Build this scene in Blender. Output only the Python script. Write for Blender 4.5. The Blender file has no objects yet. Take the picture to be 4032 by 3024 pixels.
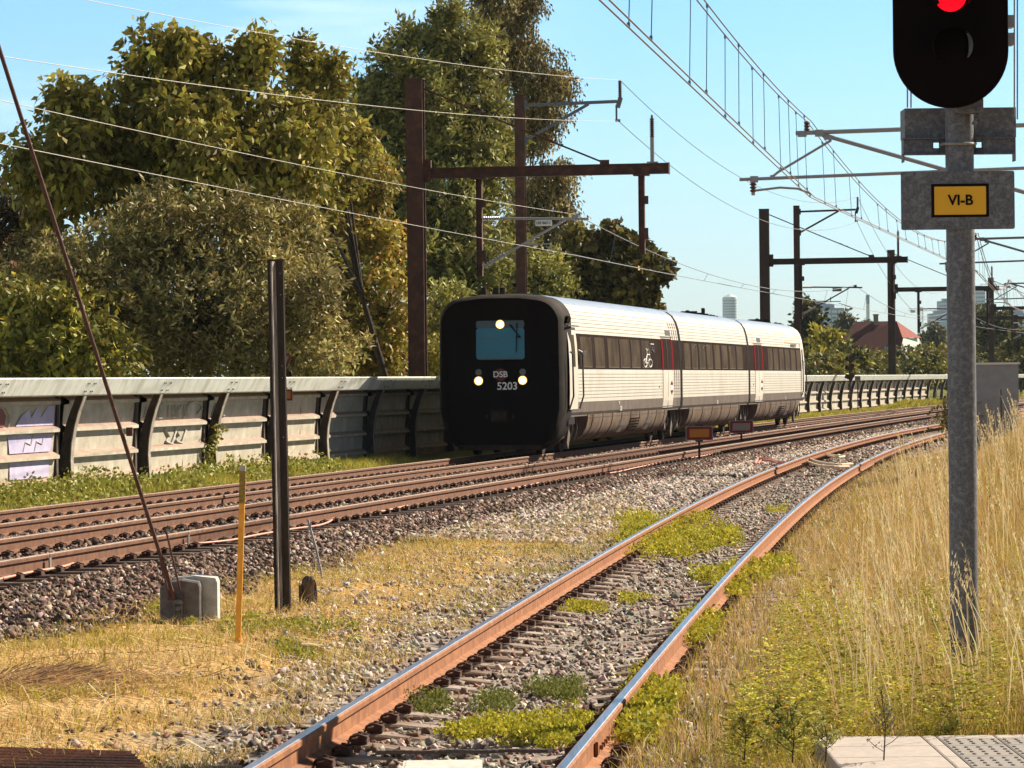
import bpy, math, random
import numpy as np
from mathutils import Vector, Matrix
random.seed(7); rng = np.random.default_rng(11)
R = math.radians
scene = bpy.context.scene
col = scene.collection

# ------------------------------------------------------------------ camera
F = 13992.46; PIT = 0.0038193; ROL = 0.01084; EYE = 1.892
cam_d = bpy.data.cameras.new('camera'); cam = bpy.data.objects.new('camera', cam_d); col.objects.link(cam)
cam_d.sensor_width = 36; cam_d.lens = F/4032*36; cam_d.clip_start = .5; cam_d.clip_end = 12000
_f = Vector((0, math.cos(PIT), -math.sin(PIT))); _r0 = Vector((1, 0, 0)); _u0 = Vector((0, math.sin(PIT), math.cos(PIT)))
_r = _r0*math.cos(ROL) - _u0*math.sin(ROL); _u = _r0*math.sin(ROL) + _u0*math.cos(ROL)
cam.matrix_world = Matrix(((_r.x, _u.x, -_f.x, 0), (_r.y, _u.y, -_f.y, 0), (_r.z, _u.z, -_f.z, EYE), (0, 0, 0, 1)))
scene.camera = cam

# ------------------------------------------------------------------ sky, sun, exposure
SUN_EL = R(36); SUN_AZ = R(39)          # azimuth measured from +X towards +Y
w = bpy.data.worlds.new('World'); scene.world = w; w.use_nodes = True
nt = w.node_tree; nt.nodes.clear()
def N(nt, t, **k):
    n = nt.nodes.new(t)
    for a, b in k.items():
        if a == 'i':
            for kk, vv in b.items(): n.inputs[kk].default_value = vv
        else: setattr(n, a, b)
    return n
sky = N(nt, 'ShaderNodeTexSky', sky_type='NISHITA', sun_disc=False, sun_elevation=SUN_EL, sun_rotation=R(90)-SUN_AZ,
        air_density=1.0, dust_density=.35, ozone_density=2.5, altitude=0)
bg = N(nt, 'ShaderNodeBackground'); out = N(nt, 'ShaderNodeOutputWorld')
tc = N(nt, 'ShaderNodeTexCoord'); sep = N(nt, 'ShaderNodeSeparateXYZ')
L = nt.links.new
L(tc.outputs['Generated'], sep.inputs[0])
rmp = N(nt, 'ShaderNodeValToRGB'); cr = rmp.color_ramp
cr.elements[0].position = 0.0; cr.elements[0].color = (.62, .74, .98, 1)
cr.elements[1].position = .34; cr.elements[1].color = (.20, .155, .12, 1)  # upper stop dims and browns unseen sky to cut and tint fill light
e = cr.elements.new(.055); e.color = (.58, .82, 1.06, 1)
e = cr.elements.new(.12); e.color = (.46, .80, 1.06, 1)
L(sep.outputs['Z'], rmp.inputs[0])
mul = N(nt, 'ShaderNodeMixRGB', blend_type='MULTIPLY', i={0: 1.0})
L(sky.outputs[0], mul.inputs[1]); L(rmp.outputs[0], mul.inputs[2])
mp = N(nt, 'ShaderNodeMapping'); mp.inputs['Scale'].default_value = (5, 5, 42); mp.inputs['Rotation'].default_value = (0, R(9), 0)
nz = N(nt, 'ShaderNodeTexNoise', i={'Scale': 1.5, 'Detail': 7, 'Roughness': .55})
L(tc.outputs['Generated'], mp.inputs[0]); L(mp.outputs[0], nz.inputs['Vector'])
cl = N(nt, 'ShaderNodeValToRGB'); cl.color_ramp.elements[0].position = .42; cl.color_ramp.elements[1].position = .68
L(nz.outputs[0], cl.inputs[0])
mr = N(nt, 'ShaderNodeMapRange', i={'From Min': .03, 'From Max': -.12, 'To Min': 0, 'To Max': .9})
L(sep.outputs['X'], mr.inputs[0])
mr2 = N(nt, 'ShaderNodeMapRange', i={'From Min': .06, 'From Max': .10, 'To Min': 0, 'To Max': 1})
L(sep.outputs['Z'], mr2.inputs[0])
m1 = N(nt, 'ShaderNodeMath', operation='MULTIPLY'); L(cl.outputs[0], m1.inputs[0]); L(mr.outputs[0], m1.inputs[1])
m2 = N(nt, 'ShaderNodeMath', operation='MULTIPLY'); L(m1.outputs[0], m2.inputs[0]); L(mr2.outputs[0], m2.inputs[1])
mx = N(nt, 'ShaderNodeMixRGB', i={2: (9, 9.6, 10, 1)}); L(m2.outputs[0], mx.inputs[0]); L(mul.outputs[0], mx.inputs[1])
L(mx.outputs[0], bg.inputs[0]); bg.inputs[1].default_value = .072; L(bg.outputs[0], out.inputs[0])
sd = bpy.data.lights.new('sun', 'SUN'); sd.energy = 5.0; sd.angle = R(.5); sd.color = (1, .885, .70)
so = bpy.data.objects.new('sun', sd); col.objects.link(so)
sdir = Vector((math.cos(SUN_EL)*math.cos(SUN_AZ), math.cos(SUN_EL)*math.sin(SUN_AZ), math.sin(SUN_EL)))
so.rotation_euler = (-sdir).to_track_quat('-Z', 'Y').to_euler(); so.location = sdir*80
scene.view_settings.view_transform = 'Standard'; scene.view_settings.look = 'None'; scene.view_settings.exposure = 1.12
scene.render.engine = 'CYCLES'

# ------------------------------------------------------------------ pixel <-> world (source pixels 4032x3024)
def ray(u, v):
    a = (u-2016)*math.cos(ROL) - (v-1512)*math.sin(ROL); b = (u-2016)*math.sin(ROL) + (v-1512)*math.cos(ROL)
    return Vector((a, F*math.cos(PIT) - b*math.sin(PIT), -b*math.cos(PIT) - F*math.sin(PIT)))
def gp(u, v, z=0.0):
    d = ray(u, v); t = (z-EYE)/d.z; return Vector((d.x*t, d.y*t, z))
def pt(u, v, Y):
    d = ray(u, v); t = Y/d.y; return Vector((d.x*t, Y, EYE + d.z*t))
def proj(p):
    X, Y, Z = p[0], p[1], p[2]-EYE
    yc = Y*math.cos(PIT) - Z*math.sin(PIT); zc = Z*math.cos(PIT) + Y*math.sin(PIT)
    x = F*X/yc; y = -F*zc/yc
    return 2016 + x*math.cos(ROL) + y*math.sin(ROL), 1512 - x*math.sin(ROL) + y*math.cos(ROL)

# ------------------------------------------------------------------ track geometry
_S = np.arange(-45, 4001, .25)
_h = np.where(_S < 170, .1825959 - 4.4859e-5*_S + .5*2.19793e-6*_S**2, 0)
_hc = .1825959 - 4.4859e-5*170 + .5*2.19793e-6*170**2
_h = np.where(_S >= 170, np.minimum(_hc + 2.6e-4*(_S-170), _hc+.09), _h)
_x = np.cumsum(np.sin(_h)*.25); _y = np.cumsum(np.cos(_h)*.25)
_i0 = int(np.argmin(abs(_S))); _x += -8.07258 - _x[_i0]; _y += 18 - _y[_i0]
def TT(s, o):
    x = np.interp(s, _S, _x); y = np.interp(s, _S, _y); h = np.interp(s, _S, _h)
    return x + o*np.cos(h), y - o*np.sin(h), h
def zn(y): return np.maximum(.2496 - .0030816*(y-18), -1.5)
OF = -4.302
def zf(y): return zn(y) - .174
def T(s, o, z):
    x, y, h = TT(s, o); return Vector((float(x), float(y), float(z)))
def heading(s): return float(np.interp(s, _S, _h))
def find_s(u, o, zrel=0, lo=-10, hi=420):
    for _ in range(40):
        m = (lo+hi)/2
        x, y, h = TT(m, o)
        if proj((x, y, zn(y)+zrel))[0] < u: lo = m
        else: hi = m
    return m
_sc = np.polyfit([17.2, 21.3, 30.5, 38, 48, 60.3, 65, 78.4, 92.4, 101, 112], [-.505, -.03, .945, 1.80, 3.05, 4.74, 5.42, 7.43, 9.85, 11.5, 13.9], 3)
_sd = np.polyder(_sc)
def xs(y):
    yy = np.clip(y, 5, 112); return np.polyval(_sc, yy) + (y-yy)*np.polyval(_sd, yy)
def sh(y): return np.arctan(np.polyval(_sd, np.clip(y, 5, 112)))

# ------------------------------------------------------------------ materials
def mat(name, c, rough=.8, c2=None, scale=6, fac=.5, metal=0, bump=0, bscale=40, c3=None, scale3=1.2, spec=.4, stretch=None, emit=None, estr=1):
    m = bpy.data.materials.new(name); m.use_nodes = True; nt = m.node_tree; L = nt.links.new
    b = nt.nodes['Principled BSDF']; b.inputs['Roughness'].default_value = rough; b.inputs['Metallic'].default_value = metal
    b.inputs['Specular IOR Level'].default_value = spec
    b.inputs['Base Color'].default_value = (*c, 1)
    g = nt.nodes.new('ShaderNodeNewGeometry'); vec = g.outputs['Position']
    if stretch:
        mp = nt.nodes.new('ShaderNodeMapping'); mp.inputs['Scale'].default_value = stretch; L(vec, mp.inputs[0]); vec = mp.outputs[0]
    last = None
    if c2:
        n = N(nt, 'ShaderNodeTexNoise', i={'Scale': scale, 'Detail': 6, 'Roughness': .65}); L(vec, n.inputs['Vector'])
        r = N(nt, 'ShaderNodeValToRGB'); r.color_ramp.elements[0].position = .5-.22*fac-.02; r.color_ramp.elements[1].position = .5+.22*fac
        r.color_ramp.elements[0].color = (*c, 1); r.color_ramp.elements[1].color = (*c2, 1)
        L(n.outputs[0], r.inputs[0]); last = r.outputs[0]
    if c3:
        n = N(nt, 'ShaderNodeTexNoise', i={'Scale': scale3, 'Detail': 4}); L(vec, n.inputs['Vector'])
        r = N(nt, 'ShaderNodeValToRGB'); r.color_ramp.elements[0].position = .5; r.color_ramp.elements[1].position = .68
        L(n.outputs[0], r.inputs[0]); x = N(nt, 'ShaderNodeMixRGB', i={2: (*c3, 1)}); L(r.outputs[0], x.inputs[0]); L(last, x.inputs[1]); last = x.outputs[0]
    if last: L(last, b.inputs['Base Color'])
    if bump:
        n = N(nt, 'ShaderNodeTexNoise', i={'Scale': bscale, 'Detail': 5}); L(g.outputs['Position'], n.inputs['Vector'])
        bp = N(nt, 'ShaderNodeBump', i={'Strength': bump, 'Distance': .01}); L(n.outputs[0], bp.inputs['Height']); L(bp.outputs[0], b.inputs['Normal'])
    if emit:
        b.inputs['Emission Color'].default_value = (*emit, 1); b.inputs['Emission Strength'].default_value = estr
    return m
def attr_mat(name, trans=.3, rough=.6, spec=.3, bump=0, bscale=30):
    m = bpy.data.materials.new(name); m.use_nodes = True; nt = m.node_tree; L = nt.links.new
    b = nt.nodes['Principled BSDF']; b.inputs['Roughness'].default_value = rough; b.inputs['Specular IOR Level'].default_value = spec
    a = N(nt, 'ShaderNodeAttribute', attribute_name='Col'); L(a.outputs['Color'], b.inputs['Base Color'])
    if trans:
        t = N(nt, 'ShaderNodeBsdfTranslucent'); L(a.outputs['Color'], t.inputs[0])
        x = N(nt, 'ShaderNodeMixShader', i={0: trans}); L(b.outputs[0], x.inputs[1]); L(t.outputs[0], x.inputs[2]); L(x.outputs[0], nt.nodes['Material Output'].inputs[0])
    if bump:
        g = nt.nodes.new('ShaderNodeNewGeometry')
        n = N(nt, 'ShaderNodeTexVoronoi', i={'Scale': bscale}); L(g.outputs['Position'], n.inputs['Vector'])
        bp = N(nt, 'ShaderNodeBump', i={'Strength': bump, 'Distance': .05}); L(n.outputs['Distance'], bp.inputs['Height']); L(bp.outputs[0], b.inputs['Normal'])
    return m
M = dict(
    rust=mat('rusty_rail', (.34, .14, .052), .85, (.21, .078, .033), 9, bump=.3),
    rust_main=mat('rusty_rail_dark', (.19, .082, .040), .85, (.12, .050, .027), 9, bump=.3),
    head=mat('rail_head_polished', (.62, .63, .68), .28, (.45, .42, .42), 3, metal=1, stretch=(9, .4, 9)),
    head_main=mat('rail_head_brown', (.42, .31, .25), .5, (.30, .21, .16), 4, metal=.3, stretch=(9, .6, 9)),
    clip=mat('rail_clip_iron', (.045, .022, .016), .8, (.09, .04, .025), 30),
    conc=mat('sleeper_concrete', (.30, .23, .185), .95, (.14, .085, .06), 3, bump=.4, c3=(.38, .33, .29), scale3=2),
    conc_main=mat('sleeper_concrete_brown', (.085, .050, .037), .95, (.05, .028, .02), 5, bump=.4),
    mast=mat('mast_brown_steel', (.085, .030, .018), .75, (.055, .020, .014), 3, c3=(.12, .045, .025), bump=.15, scale3=5),
    mast_far=mat('mast_dark_steel', (.05, .024, .018), .8, (.035, .018, .015), 3),
    galv=mat('galvanised_steel', (.155, .155, .17), .6, (.085, .085, .097), 75, metal=.2, bump=.1, bscale=120, c3=(.20, .20, .205), scale3=28),
    galv_l=mat('galvanised_light', (.34, .33, .33), .5, (.24, .23, .23), 40, metal=.4),
    wire=mat('copper_wire', (.16, .10, .085), .5, metal=.5), wire_l=mat('aluminium_wire', (.34, .32, .29), .6, metal=.3),
    drop=mat('dropper_wire', (.07, .13, .22), .5),
    insul=mat('insulator_brown', (.10, .045, .035), .3), insul_g=mat('insulator_grey', (.30, .29, .28), .35),
    black=mat('black_rubber', (.0035, .0018, .0018), .8, (.006, .003, .003), 5, spec=.08),
    rim=mat('nose_rubber', (.010, .006, .005), .8, (.018, .011, .009), 7, spec=.15, c3=(.035, .022, .018), scale3=2.4),
    dark=mat('dark_underframe', (.018, .012, .010), .85, (.05, .032, .025), 8, spec=.15),
    white=mat('train_aluminium_white', (.60, .56, .49), .5, (.54, .50, .435), 2.5, spec=.3, c3=(.52, .465, .39), scale3=.8),
    roofm=mat('train_roof', (.42, .47, .54), .3, (.34, .38, .44), 2, metal=.5),
    band=mat('window_band', (.042, .030, .027), .95, (.030, .022, .021), 1.5, spec=0),
    pane=mat('window_glass', (.040, .029, .022), .9, (.080, .060, .040), 1.0, spec=.03),
    stripe=mat('train_grey_stripe', (.17, .14, .125), .9, (.13, .108, .095), 2, spec=.05),
    skirt=mat('train_skirt', (.20, .15, .118), .9, (.15, .108, .082), 1.6, spec=.05, c3=(.11, .072, .052), scale3=1.1),
    grille=mat('skirt_grille', (.10, .07, .06), .8),
    red=mat('door_red', (.15, .018, .022), .9, spec=0), dred=mat('dark_red', (.09, .008, .010), .6),
    mark=mat('white_marking', (.7, .68, .64), .6), mark_d=mat('dark_marking', (.05, .045, .04), .6),
    glass=mat('windscreen', (.03, .15, .22), .35, (.04, .18, .25), 1.5, spec=.2),  # blue puts the reflected sky and blinds into the glass colour
    glass_d=mat('windscreen_top', (.012, .018, .024), .2, spec=.5),
    lampon=mat('lit_headlamp', (1, .9, .6), emit=(1, .84, .50), estr=7), halo=mat('lamp_glow', (.5, .35, .15), .4, emit=(1, .62, .20), estr=.55),  # halo: emissive ring paints the glow around each headlamp
    lens=mat('grey_lens', (.10, .10, .09), .3),
    redlamp=mat('red_signal_lamp', (.5, .01, .01), emit=(1, .0, .012), estr=.62),
    cap=mat('wall_cap_metal', (.88, .90, .85), .6, (.74, .77, .71), 3.2, c3=(.60, .60, .53), scale3=1.6, stretch=(1.3, 1.3, .5), bump=.1),
    panel=mat('wall_panel_metal', (.50, .45, .36), .7, (.36, .32, .25), 5, c3=(.56, .53, .45), scale3=2.5, bump=.2),
    ledge=mat('wall_ledge', (.34, .24, .19), .8, (.26, .17, .13), 4),
    rib=mat('wall_rib_steel', (.10, .075, .062), .8, (.06, .042, .036), 6),
    rib_e=mat('wall_lit_rib_and_strip', (.40, .35, .30), .7, (.28, .24, .20), 10),  # paler than the rib: sunlight on its edge put into the colour
    lilac=mat('lilac_paint', (.42, .38, .58), .7, (.52, .48, .66), 3), graf_w=mat('white_paint', (.50, .49, .44), .7, (.38, .37, .33), 5),
    graf_r=mat('brown_red_paint', (.22, .06, .045), .7),
    yellow=mat('yellow_paint', (.95, .45, .05), .6, (.80, .34, .03), 12), yellow_w=mat('yellow_worn', (.38, .24, .03), .7, (.20, .13, .04), 40),
    ysign=mat('yellow_sign', (.78, .40, .010), .5), blk=mat('black_paint', (.006, .003, .003), .7, spec=.15),
    rsign=mat('red_sign_border', (.16, .010, .008), .6), osign=mat('orange_sign', (.40, .14, .010), .6), gsign=mat('grey_sign', (.22, .18, .155), .6),
    block=mat('anchor_concrete', (.17, .15, .14), .9, (.11, .095, .09), 14, bump=.3, bscale=60), block_e=mat('concrete_bright', (.55, .53, .49), .9, (.42, .40, .36), 20),
    wood=mat('rotten_wood', (.10, .065, .045), .95, (.035, .022, .016), 18, bump=.6, c3=(.26, .18, .12), scale3=14, stretch=(1, 1, .2)),
    postwood=mat('weathered_post', (.055, .040, .032), .85, (.030, .022, .018), 14, bump=.5, stretch=(3, 3, .3)),
    postsunlit=mat('post_sunlit_edge', (.42, .37, .33), .85, (.16, .13, .11), 11, stretch=(2, 2, .35)),  # same steel coloured pale to paint the sunlit flange
    rod=mat('rusty_rod', (.12, .050, .035), .8, (.07, .03, .022), 25),
    cable=mat('orange_cable', (.62, .28, .20), .6), hose=mat('red_hose', (.45, .13, .10), .6, (.55, .25, .20), 4),
    hose_l=mat('pale_hose', (.55, .43, .30), .6),
    slab=mat('platform_slab', (.42, .36, .33), .9, (.35, .30, .27), 20, bump=.15), slab_t=mat('tactile_slab', (.27, .24, .225), .9, (.22, .195, .18), 30),
    kerb=mat('platform_joint', (.06, .045, .04), .95),
    brick=mat('yellow_brick', (.50, .35, .16), .9, (.40, .27, .12), 30, bump=.3),
    roof=mat('red_tile_shaded', (.085, .018, .014), .95, (.06, .012, .010), 3, stretch=(.6, .6, 4)), roof_l=mat('red_tile_hip', (.30, .075, .055), .9, (.22, .05, .04), 4, stretch=(.6, .6, 4)),  # main slope darker than the hip: its shade is put into the tile colour
    render=mat('white_render', (.74, .73, .68), .9), bark=mat('bark', (.075, .05, .035), .95, (.045, .03, .022), 12, bump=.5),
    brickw=mat('chimney_brick', (.24, .19, .12), .9, (.18, .13, .09), 5),
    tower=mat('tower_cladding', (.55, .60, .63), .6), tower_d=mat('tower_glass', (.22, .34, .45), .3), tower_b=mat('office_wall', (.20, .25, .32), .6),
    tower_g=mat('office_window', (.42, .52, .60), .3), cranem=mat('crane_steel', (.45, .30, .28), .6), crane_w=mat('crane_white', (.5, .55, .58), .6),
    cab=mat('cabinet_grey', (.26, .265, .28), .6, (.22, .22, .235), 6), cab_t=mat('cabinet_top', (.60, .60, .58), .6),
    mesh_r=mat('rusty_grating', (.36, .18, .12), .85, (.24, .11, .07), 50, bump=.5),
)
M_leaf = attr_mat('foliage', .20, .6, .22); M_grass = attr_mat('grass_blades', .25, .7, .2); M_stone = attr_mat('ballast_stone', 0, .85, .25)

# ------------------------------------------------------------------ mesh helpers
ORG = {}
def root_of(o):
    while o.parent: o = o.parent
    return o
class MB:
    def __init__(s): s.v = []; s.f = []; s.m = []; s.cur = 0
    def add(s, vs, fs):
        n = len(s.v); s.v += [tuple(p) for p in vs]; s.f += [tuple(n+i for i in f) for f in fs]; s.m += [s.cur]*len(fs); return s
    def box(s, c, size, mtx=None):
        x, y, z = size[0]/2, size[1]/2, size[2]/2
        vs = [Vector((a*x, b*y, d*z)) for d in (-1, 1) for a, b in ((-1, -1), (1, -1), (1, 1), (-1, 1))]
        if mtx is not None: vs = [mtx @ p for p in vs]
        c = Vector(c)
        return s.add([p+c for p in vs], [(3, 2, 1, 0), (4, 5, 6, 7), (0, 1, 5, 4), (1, 2, 6, 5), (2, 3, 7, 6), (3, 0, 4, 7)])
    def bar(s, a, b, w, h, up=(0, 0, 1)):
        a, b = Vector(a), Vector(b); d = b-a; l = d.length
        if l < 1e-6: return s
        y = d/l; up = Vector(up)
        if abs(y.dot(up)) > .98: up = Vector((0, 1, 0)) if abs(y.y) < .9 else Vector((1, 0, 0))
        x = y.cross(up).normalized(); z = x.cross(y)
        return s.box((a+b)/2, (w, l, h), Matrix((x, y, z)).transposed())
    def ibeam(s, a, b, w, h, up=(0, 0, 1), t=.02):
        a, b = Vector(a), Vector(b); d = (b-a).normalized(); up = Vector(up)
        if abs(d.dot(up)) > .98: up = Vector((0, 1, 0))
        x = d.cross(up).normalized(); z = x.cross(d)
        for k in (-1, 1):
            s.bar(a + z*k*(h/2-t/2), b + z*k*(h/2-t/2), w, t, up)
        s.bar(a, b, t, h-2*t, up)
        return s
    def tube(s, pts, r, n=8, cap=True):
        pts = [Vector(p) for p in pts]; rs = r if isinstance(r, (list, tuple)) else [r]*len(pts)
        base = len(s.v); px = None
        for i, p in enumerate(pts):
            d = (pts[min(i+1, len(pts)-1)] - pts[max(i-1, 0)])
            if d.length < 1e-9: d = Vector((0, 0, 1))
            d.normalize()
            if px is None:
                px = d.cross(Vector((0, 0, 1)))
                if px.length < .05: px = d.cross(Vector((0, 1, 0)))
            px = (px - d*px.dot(d)).normalized(); py = d.cross(px)
            for k in range(n):
                a = 2*math.pi*k/n; s.v.append(tuple(p + (px*math.cos(a) + py*math.sin(a))*rs[i]))
        for i in range(len(pts)-1):
            for k in range(n):
                a = base+i*n; s.f.append((a+k, a+(k+1) % n, a+n+(k+1) % n, a+n+k)); s.m.append(s.cur)
        if cap:
            s.f.append(tuple(base+k for k in reversed(range(n)))); s.f.append(tuple(base+(len(pts)-1)*n+k for k in range(n))); s.m += [s.cur]*2
        return s
    def loft(s, rings, caps=(True, True)):
        n = len(rings[0]); base = len(s.v)
        for r in rings: s.v += [tuple(p) for p in r]
        for i in range(len(rings)-1):
            for k in range(n):
                a = base+i*n; s.f.append((a+k, a+(k+1) % n, a+n+(k+1) % n, a+n+k)); s.m.append(s.cur)
        if caps[0]: s.f.append(tuple(base+k for k in reversed(range(n)))); s.m.append(s.cur)
        if caps[1]: s.f.append(tuple(base+(len(rings)-1)*n+k for k in range(n))); s.m.append(s.cur)
        return s
    def strip(s, rows):       # open sheet from rows of points
        n = len(rows[0]); base = len(s.v)
        for r in rows: s.v += [tuple(p) for p in r]
        for i in range(len(rows)-1):
            for k in range(n-1):
                a = base+i*n; s.f.append((a+k, a+k+1, a+n+k+1, a+n+k)); s.m.append(s.cur)
        return s
    def build(s, name, material, parent=None, base=None, smooth=False, recalc=True):
        me = bpy.data.meshes.new(name)
        if parent is not None: org = ORG[root_of(parent).name]
        else: org = Vector(base) if base is not None else Vector((sum(p[0] for p in s.v)/len(s.v), sum(p[1] for p in s.v)/len(s.v), min(p[2] for p in s.v)))
        me.from_pydata([(p[0]-org.x, p[1]-org.y, p[2]-org.z) for p in s.v], [], s.f); me.validate()
        if recalc:
            import bmesh
            bm = bmesh.new(); bm.from_mesh(me); bmesh.ops.recalc_face_normals(bm, faces=bm.faces); bm.to_mesh(me); bm.free()
        for mm in (material if isinstance(material, (list, tuple)) else [material]): me.materials.append(mm)
        if isinstance(material, (list, tuple)) and len(me.polygons) == len(s.m): me.polygons.foreach_set('material_index', s.m)
        if smooth:
            me.polygons.foreach_set('use_smooth', [True]*len(me.polygons))
            try: me.set_sharp_from_angle(angle=R(40))
            except Exception: pass
        o = bpy.data.objects.new(name, me); col.objects.link(o)
        if parent is not None: o.parent = parent
        else: o.location = org; ORG[o.name] = org
        return o
def tag(o, label=None, cat=None, group=None, kind=None):
    if label: o['label'] = label
    if cat: o['category'] = cat
    if group: o['group'] = group
    if kind: o['kind'] = kind
    return o
def empty(name, loc, label, cat, group=None):
    o = bpy.data.objects.new(name, None); col.objects.link(o); o.location = loc; o.empty_display_size = .2
    ORG[o.name] = Vector(loc); return tag(o, label, cat, group)
def np_obj(name, V, Fq, material, parent=None, colr=None, smooth=False, base=(0, 0, 0)):
    """V (n,3), Fq list of arrays (m,k) ; colr (nverts,3) optional"""
    me = bpy.data.meshes.new(name); org = ORG[root_of(parent).name] if parent else Vector(base)
    V = V - np.array(org); me.vertices.add(len(V)); me.vertices.foreach_set('co', V.astype(np.float32).ravel())
    loops = np.concatenate([f.ravel() for f in Fq]); tot = np.concatenate([np.full(len(f), f.shape[1]) for f in Fq])
    st = np.concatenate([[0], np.cumsum(tot)[:-1]])
    me.loops.add(len(loops)); me.loops.foreach_set('vertex_index', loops.astype(np.int32))
    me.polygons.add(len(tot)); me.polygons.foreach_set('loop_start', st.astype(np.int32)); me.polygons.foreach_set('loop_total', tot.astype(np.int32))
    if smooth: me.polygons.foreach_set('use_smooth', np.ones(len(tot), bool))
    me.update(calc_edges=True)
    if colr is not None:
        a = me.color_attributes.new('Col', 'FLOAT_COLOR', 'POINT'); a.data.foreach_set('color', np.c_[colr, np.ones(len(colr))].astype(np.float32).ravel())
    me.materials.append(material)
    o = bpy.data.objects.new(name, me); col.objects.link(o)
    if parent: o.parent = parent
    else: o.location = org; ORG[o.name] = org
    return o
def text(name, s, size, mtx, material, parent, depth=.003, xs_=1.0, bold=.015):
    cu = bpy.data.curves.new('t', 'FONT'); cu.body = s; cu.size = size; cu.extrude = depth; cu.align_x = 'CENTER'; cu.align_y = 'CENTER'; cu.offset = size*bold
    to = bpy.data.objects.new('t', cu); col.objects.link(to); bpy.context.view_layer.update()
    me = bpy.data.meshes.new_from_object(to.evaluated_get(bpy.context.evaluated_depsgraph_get())); bpy.data.objects.remove(to)
    org = ORG[root_of(parent).name]
    me.transform(Matrix.Diagonal((xs_, 1, 1, 1))); me.transform(mtx); me.transform(Matrix.Translation(-org)); me.materials.append(material); me.name = name
    o = bpy.data.objects.new(name, me); col.objects.link(o); o.parent = parent; return o
def frame(org, xaxis, zaxis):
    x = Vector(xaxis).normalized(); z = Vector(zaxis).normalized(); y = z.cross(x)
    m = Matrix((x, y, z)).transposed().to_4x4(); m.translation = Vector(org); return m
def insulator(mb, a, b, r=.06, n=8, core=.02):
    a, b = Vector(a), Vector(b); pts = []; rs = []
    for i in range(n*2+1): pts.append(a.lerp(b, i/(n*2))); rs.append(r if i % 2 else core)
    mb.tube(pts, rs, 10)

# ------------------------------------------------------------------ terrain
def vnoise(x, y, f, seed=0):
    r = np.random.default_rng(seed); t = 0
    for k in range(5):
        a, b, c, d = r.uniform(-1, 1, 4); t = t + np.sin(f*(x*(1+a*.4)+y*b) + 6*c) * np.cos(f*(y*(1-a*.4)-x*b*.7) + 6*d)
    return t/3
def sm(x, a, b):
    t = np.clip((x-a)/(b-a), 0, 1); return t*t*(3-2*t)
def track_coords(x, y):
    s = np.interp(y, _y, _S)
    for _ in range(3):
        cx = np.interp(s, _S, _x); cy = np.interp(s, _S, _y); h = np.interp(s, _S, _h); s = s + (x-cx)*np.sin(h) + (y-cy)*np.cos(h)
    cx = np.interp(s, _S, _x); cy = np.interp(s, _S, _y); h = np.interp(s, _S, _h)
    return s, (x-cx)*np.cos(h) - (y-cy)*np.sin(h)
def ground_z(x, y, o=None):
    x = np.asarray(x, float); y = np.asarray(y, float)
    if o is None: _, o = track_coords(x, y)
    a = zn(y); b = zf(y)
    G = -.13 + .03*vnoise(x, y, 1.3, 1) + .012*vnoise(x, y, 5, 2) - .0022*np.maximum(y-60, 0)*(y < 4000)
    G = np.maximum(G, -1.6)
    bal = a - .19
    sl = np.clip((o-1.5)/1.15, 0, 1); z = np.where(o > 1.5, bal*(1-sl) + np.minimum(G, bal)*sl, bal)
    # between tracks
    t = np.clip((-1.2-o)/1.9, 0, 1); z = np.where(o < -1.2, (a-.15)*(1-t) + (b-.19)*t + .05*np.sin(np.pi*t), z)
    z = np.where(o < -3.1, b-.19, z)
    left = b - .10 + .05*vnoise(x, y, 2, 3)
    t = sm(-o, 5.9, 6.6); z = np.where(o < -5.9, (b-.19)*(1-t) + left*t, z)
    # siding
    c = np.cos(sh(y)); os_ = (x-xs(y))*c
    wS = sm(-np.abs(os_), -2.3, -1.5)*(y < 150); z = np.where(o > 1.5, z*(1-wS) + (-.205)*wS, z)
    z = z + wS*(o > 1.5)*sm(np.abs(os_), .88, 1.0)*(.036+.018*vnoise(x, y, 7, 9))
    bank = sm(os_, 1.7, 6.3)*sm(y, 20, 52)*1.45 + sm(os_, 8, 30)*.5*sm(y, 40, 80)
    z = z + bank*(o > 2)*(1-.6*sm(y, 100, 160))
    z = z + np.where((o > 2.5) & (os_ < -1.7), .02*vnoise(x, y, 3, 5), 0)
    return z
def gz(x, y): return float(ground_z(np.array([x]), np.array([y]))[0])
ov = np.concatenate([-np.geomspace(900, 12, 26), np.arange(-11.5, 17, .16), np.geomspace(17.5, 900, 30)])
sv = np.concatenate([np.arange(-44, -12, 1.0), np.arange(-12, 75, .28), np.arange(75, 180, .8), np.geomspace(181, 3990, 60)])
SS, OO = np.meshgrid(sv, ov, indexing='ij'); gx, gy, _ = TT(SS, OO); gzv = ground_z(gx, gy, OO)
nr, nc = SS.shape; idx = np.arange(nr*nc).reshape(nr, nc)
q = np.stack([idx[:-1, :-1], idx[:-1, 1:], idx[1:, 1:], idx[1:, :-1]], -1).reshape(-1, 4)
xx, yy, oo = gx.ravel(), gy.ravel(), OO.ravel()
osd = (xx-xs(yy))*np.cos(sh(yy)); n1 = vnoise(xx, yy, 2.5, 8)
brown = np.array([.115, .07, .052]); grey = np.array([.25, .215, .19]); straw = np.array([.40, .25, .10]); grn = np.array([.13, .13, .03]); far_g = np.array([.07, .075, .02])
cc = np.tile(straw, (len(xx), 1)) * (1 + .25*n1[:, None])
def blend(c, tgt, wgt): return c*(1-wgt[:, None]) + tgt*wgt[:, None]
cc = blend(cc, grn, np.clip(sm(oo, 14, 20)*.5, 0, 1))
cc = blend(cc, far_g, sm(yy, 130, 260))
wb = sm(-np.abs(oo+2.15), -5.1 - .3, -4.3)
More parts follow.
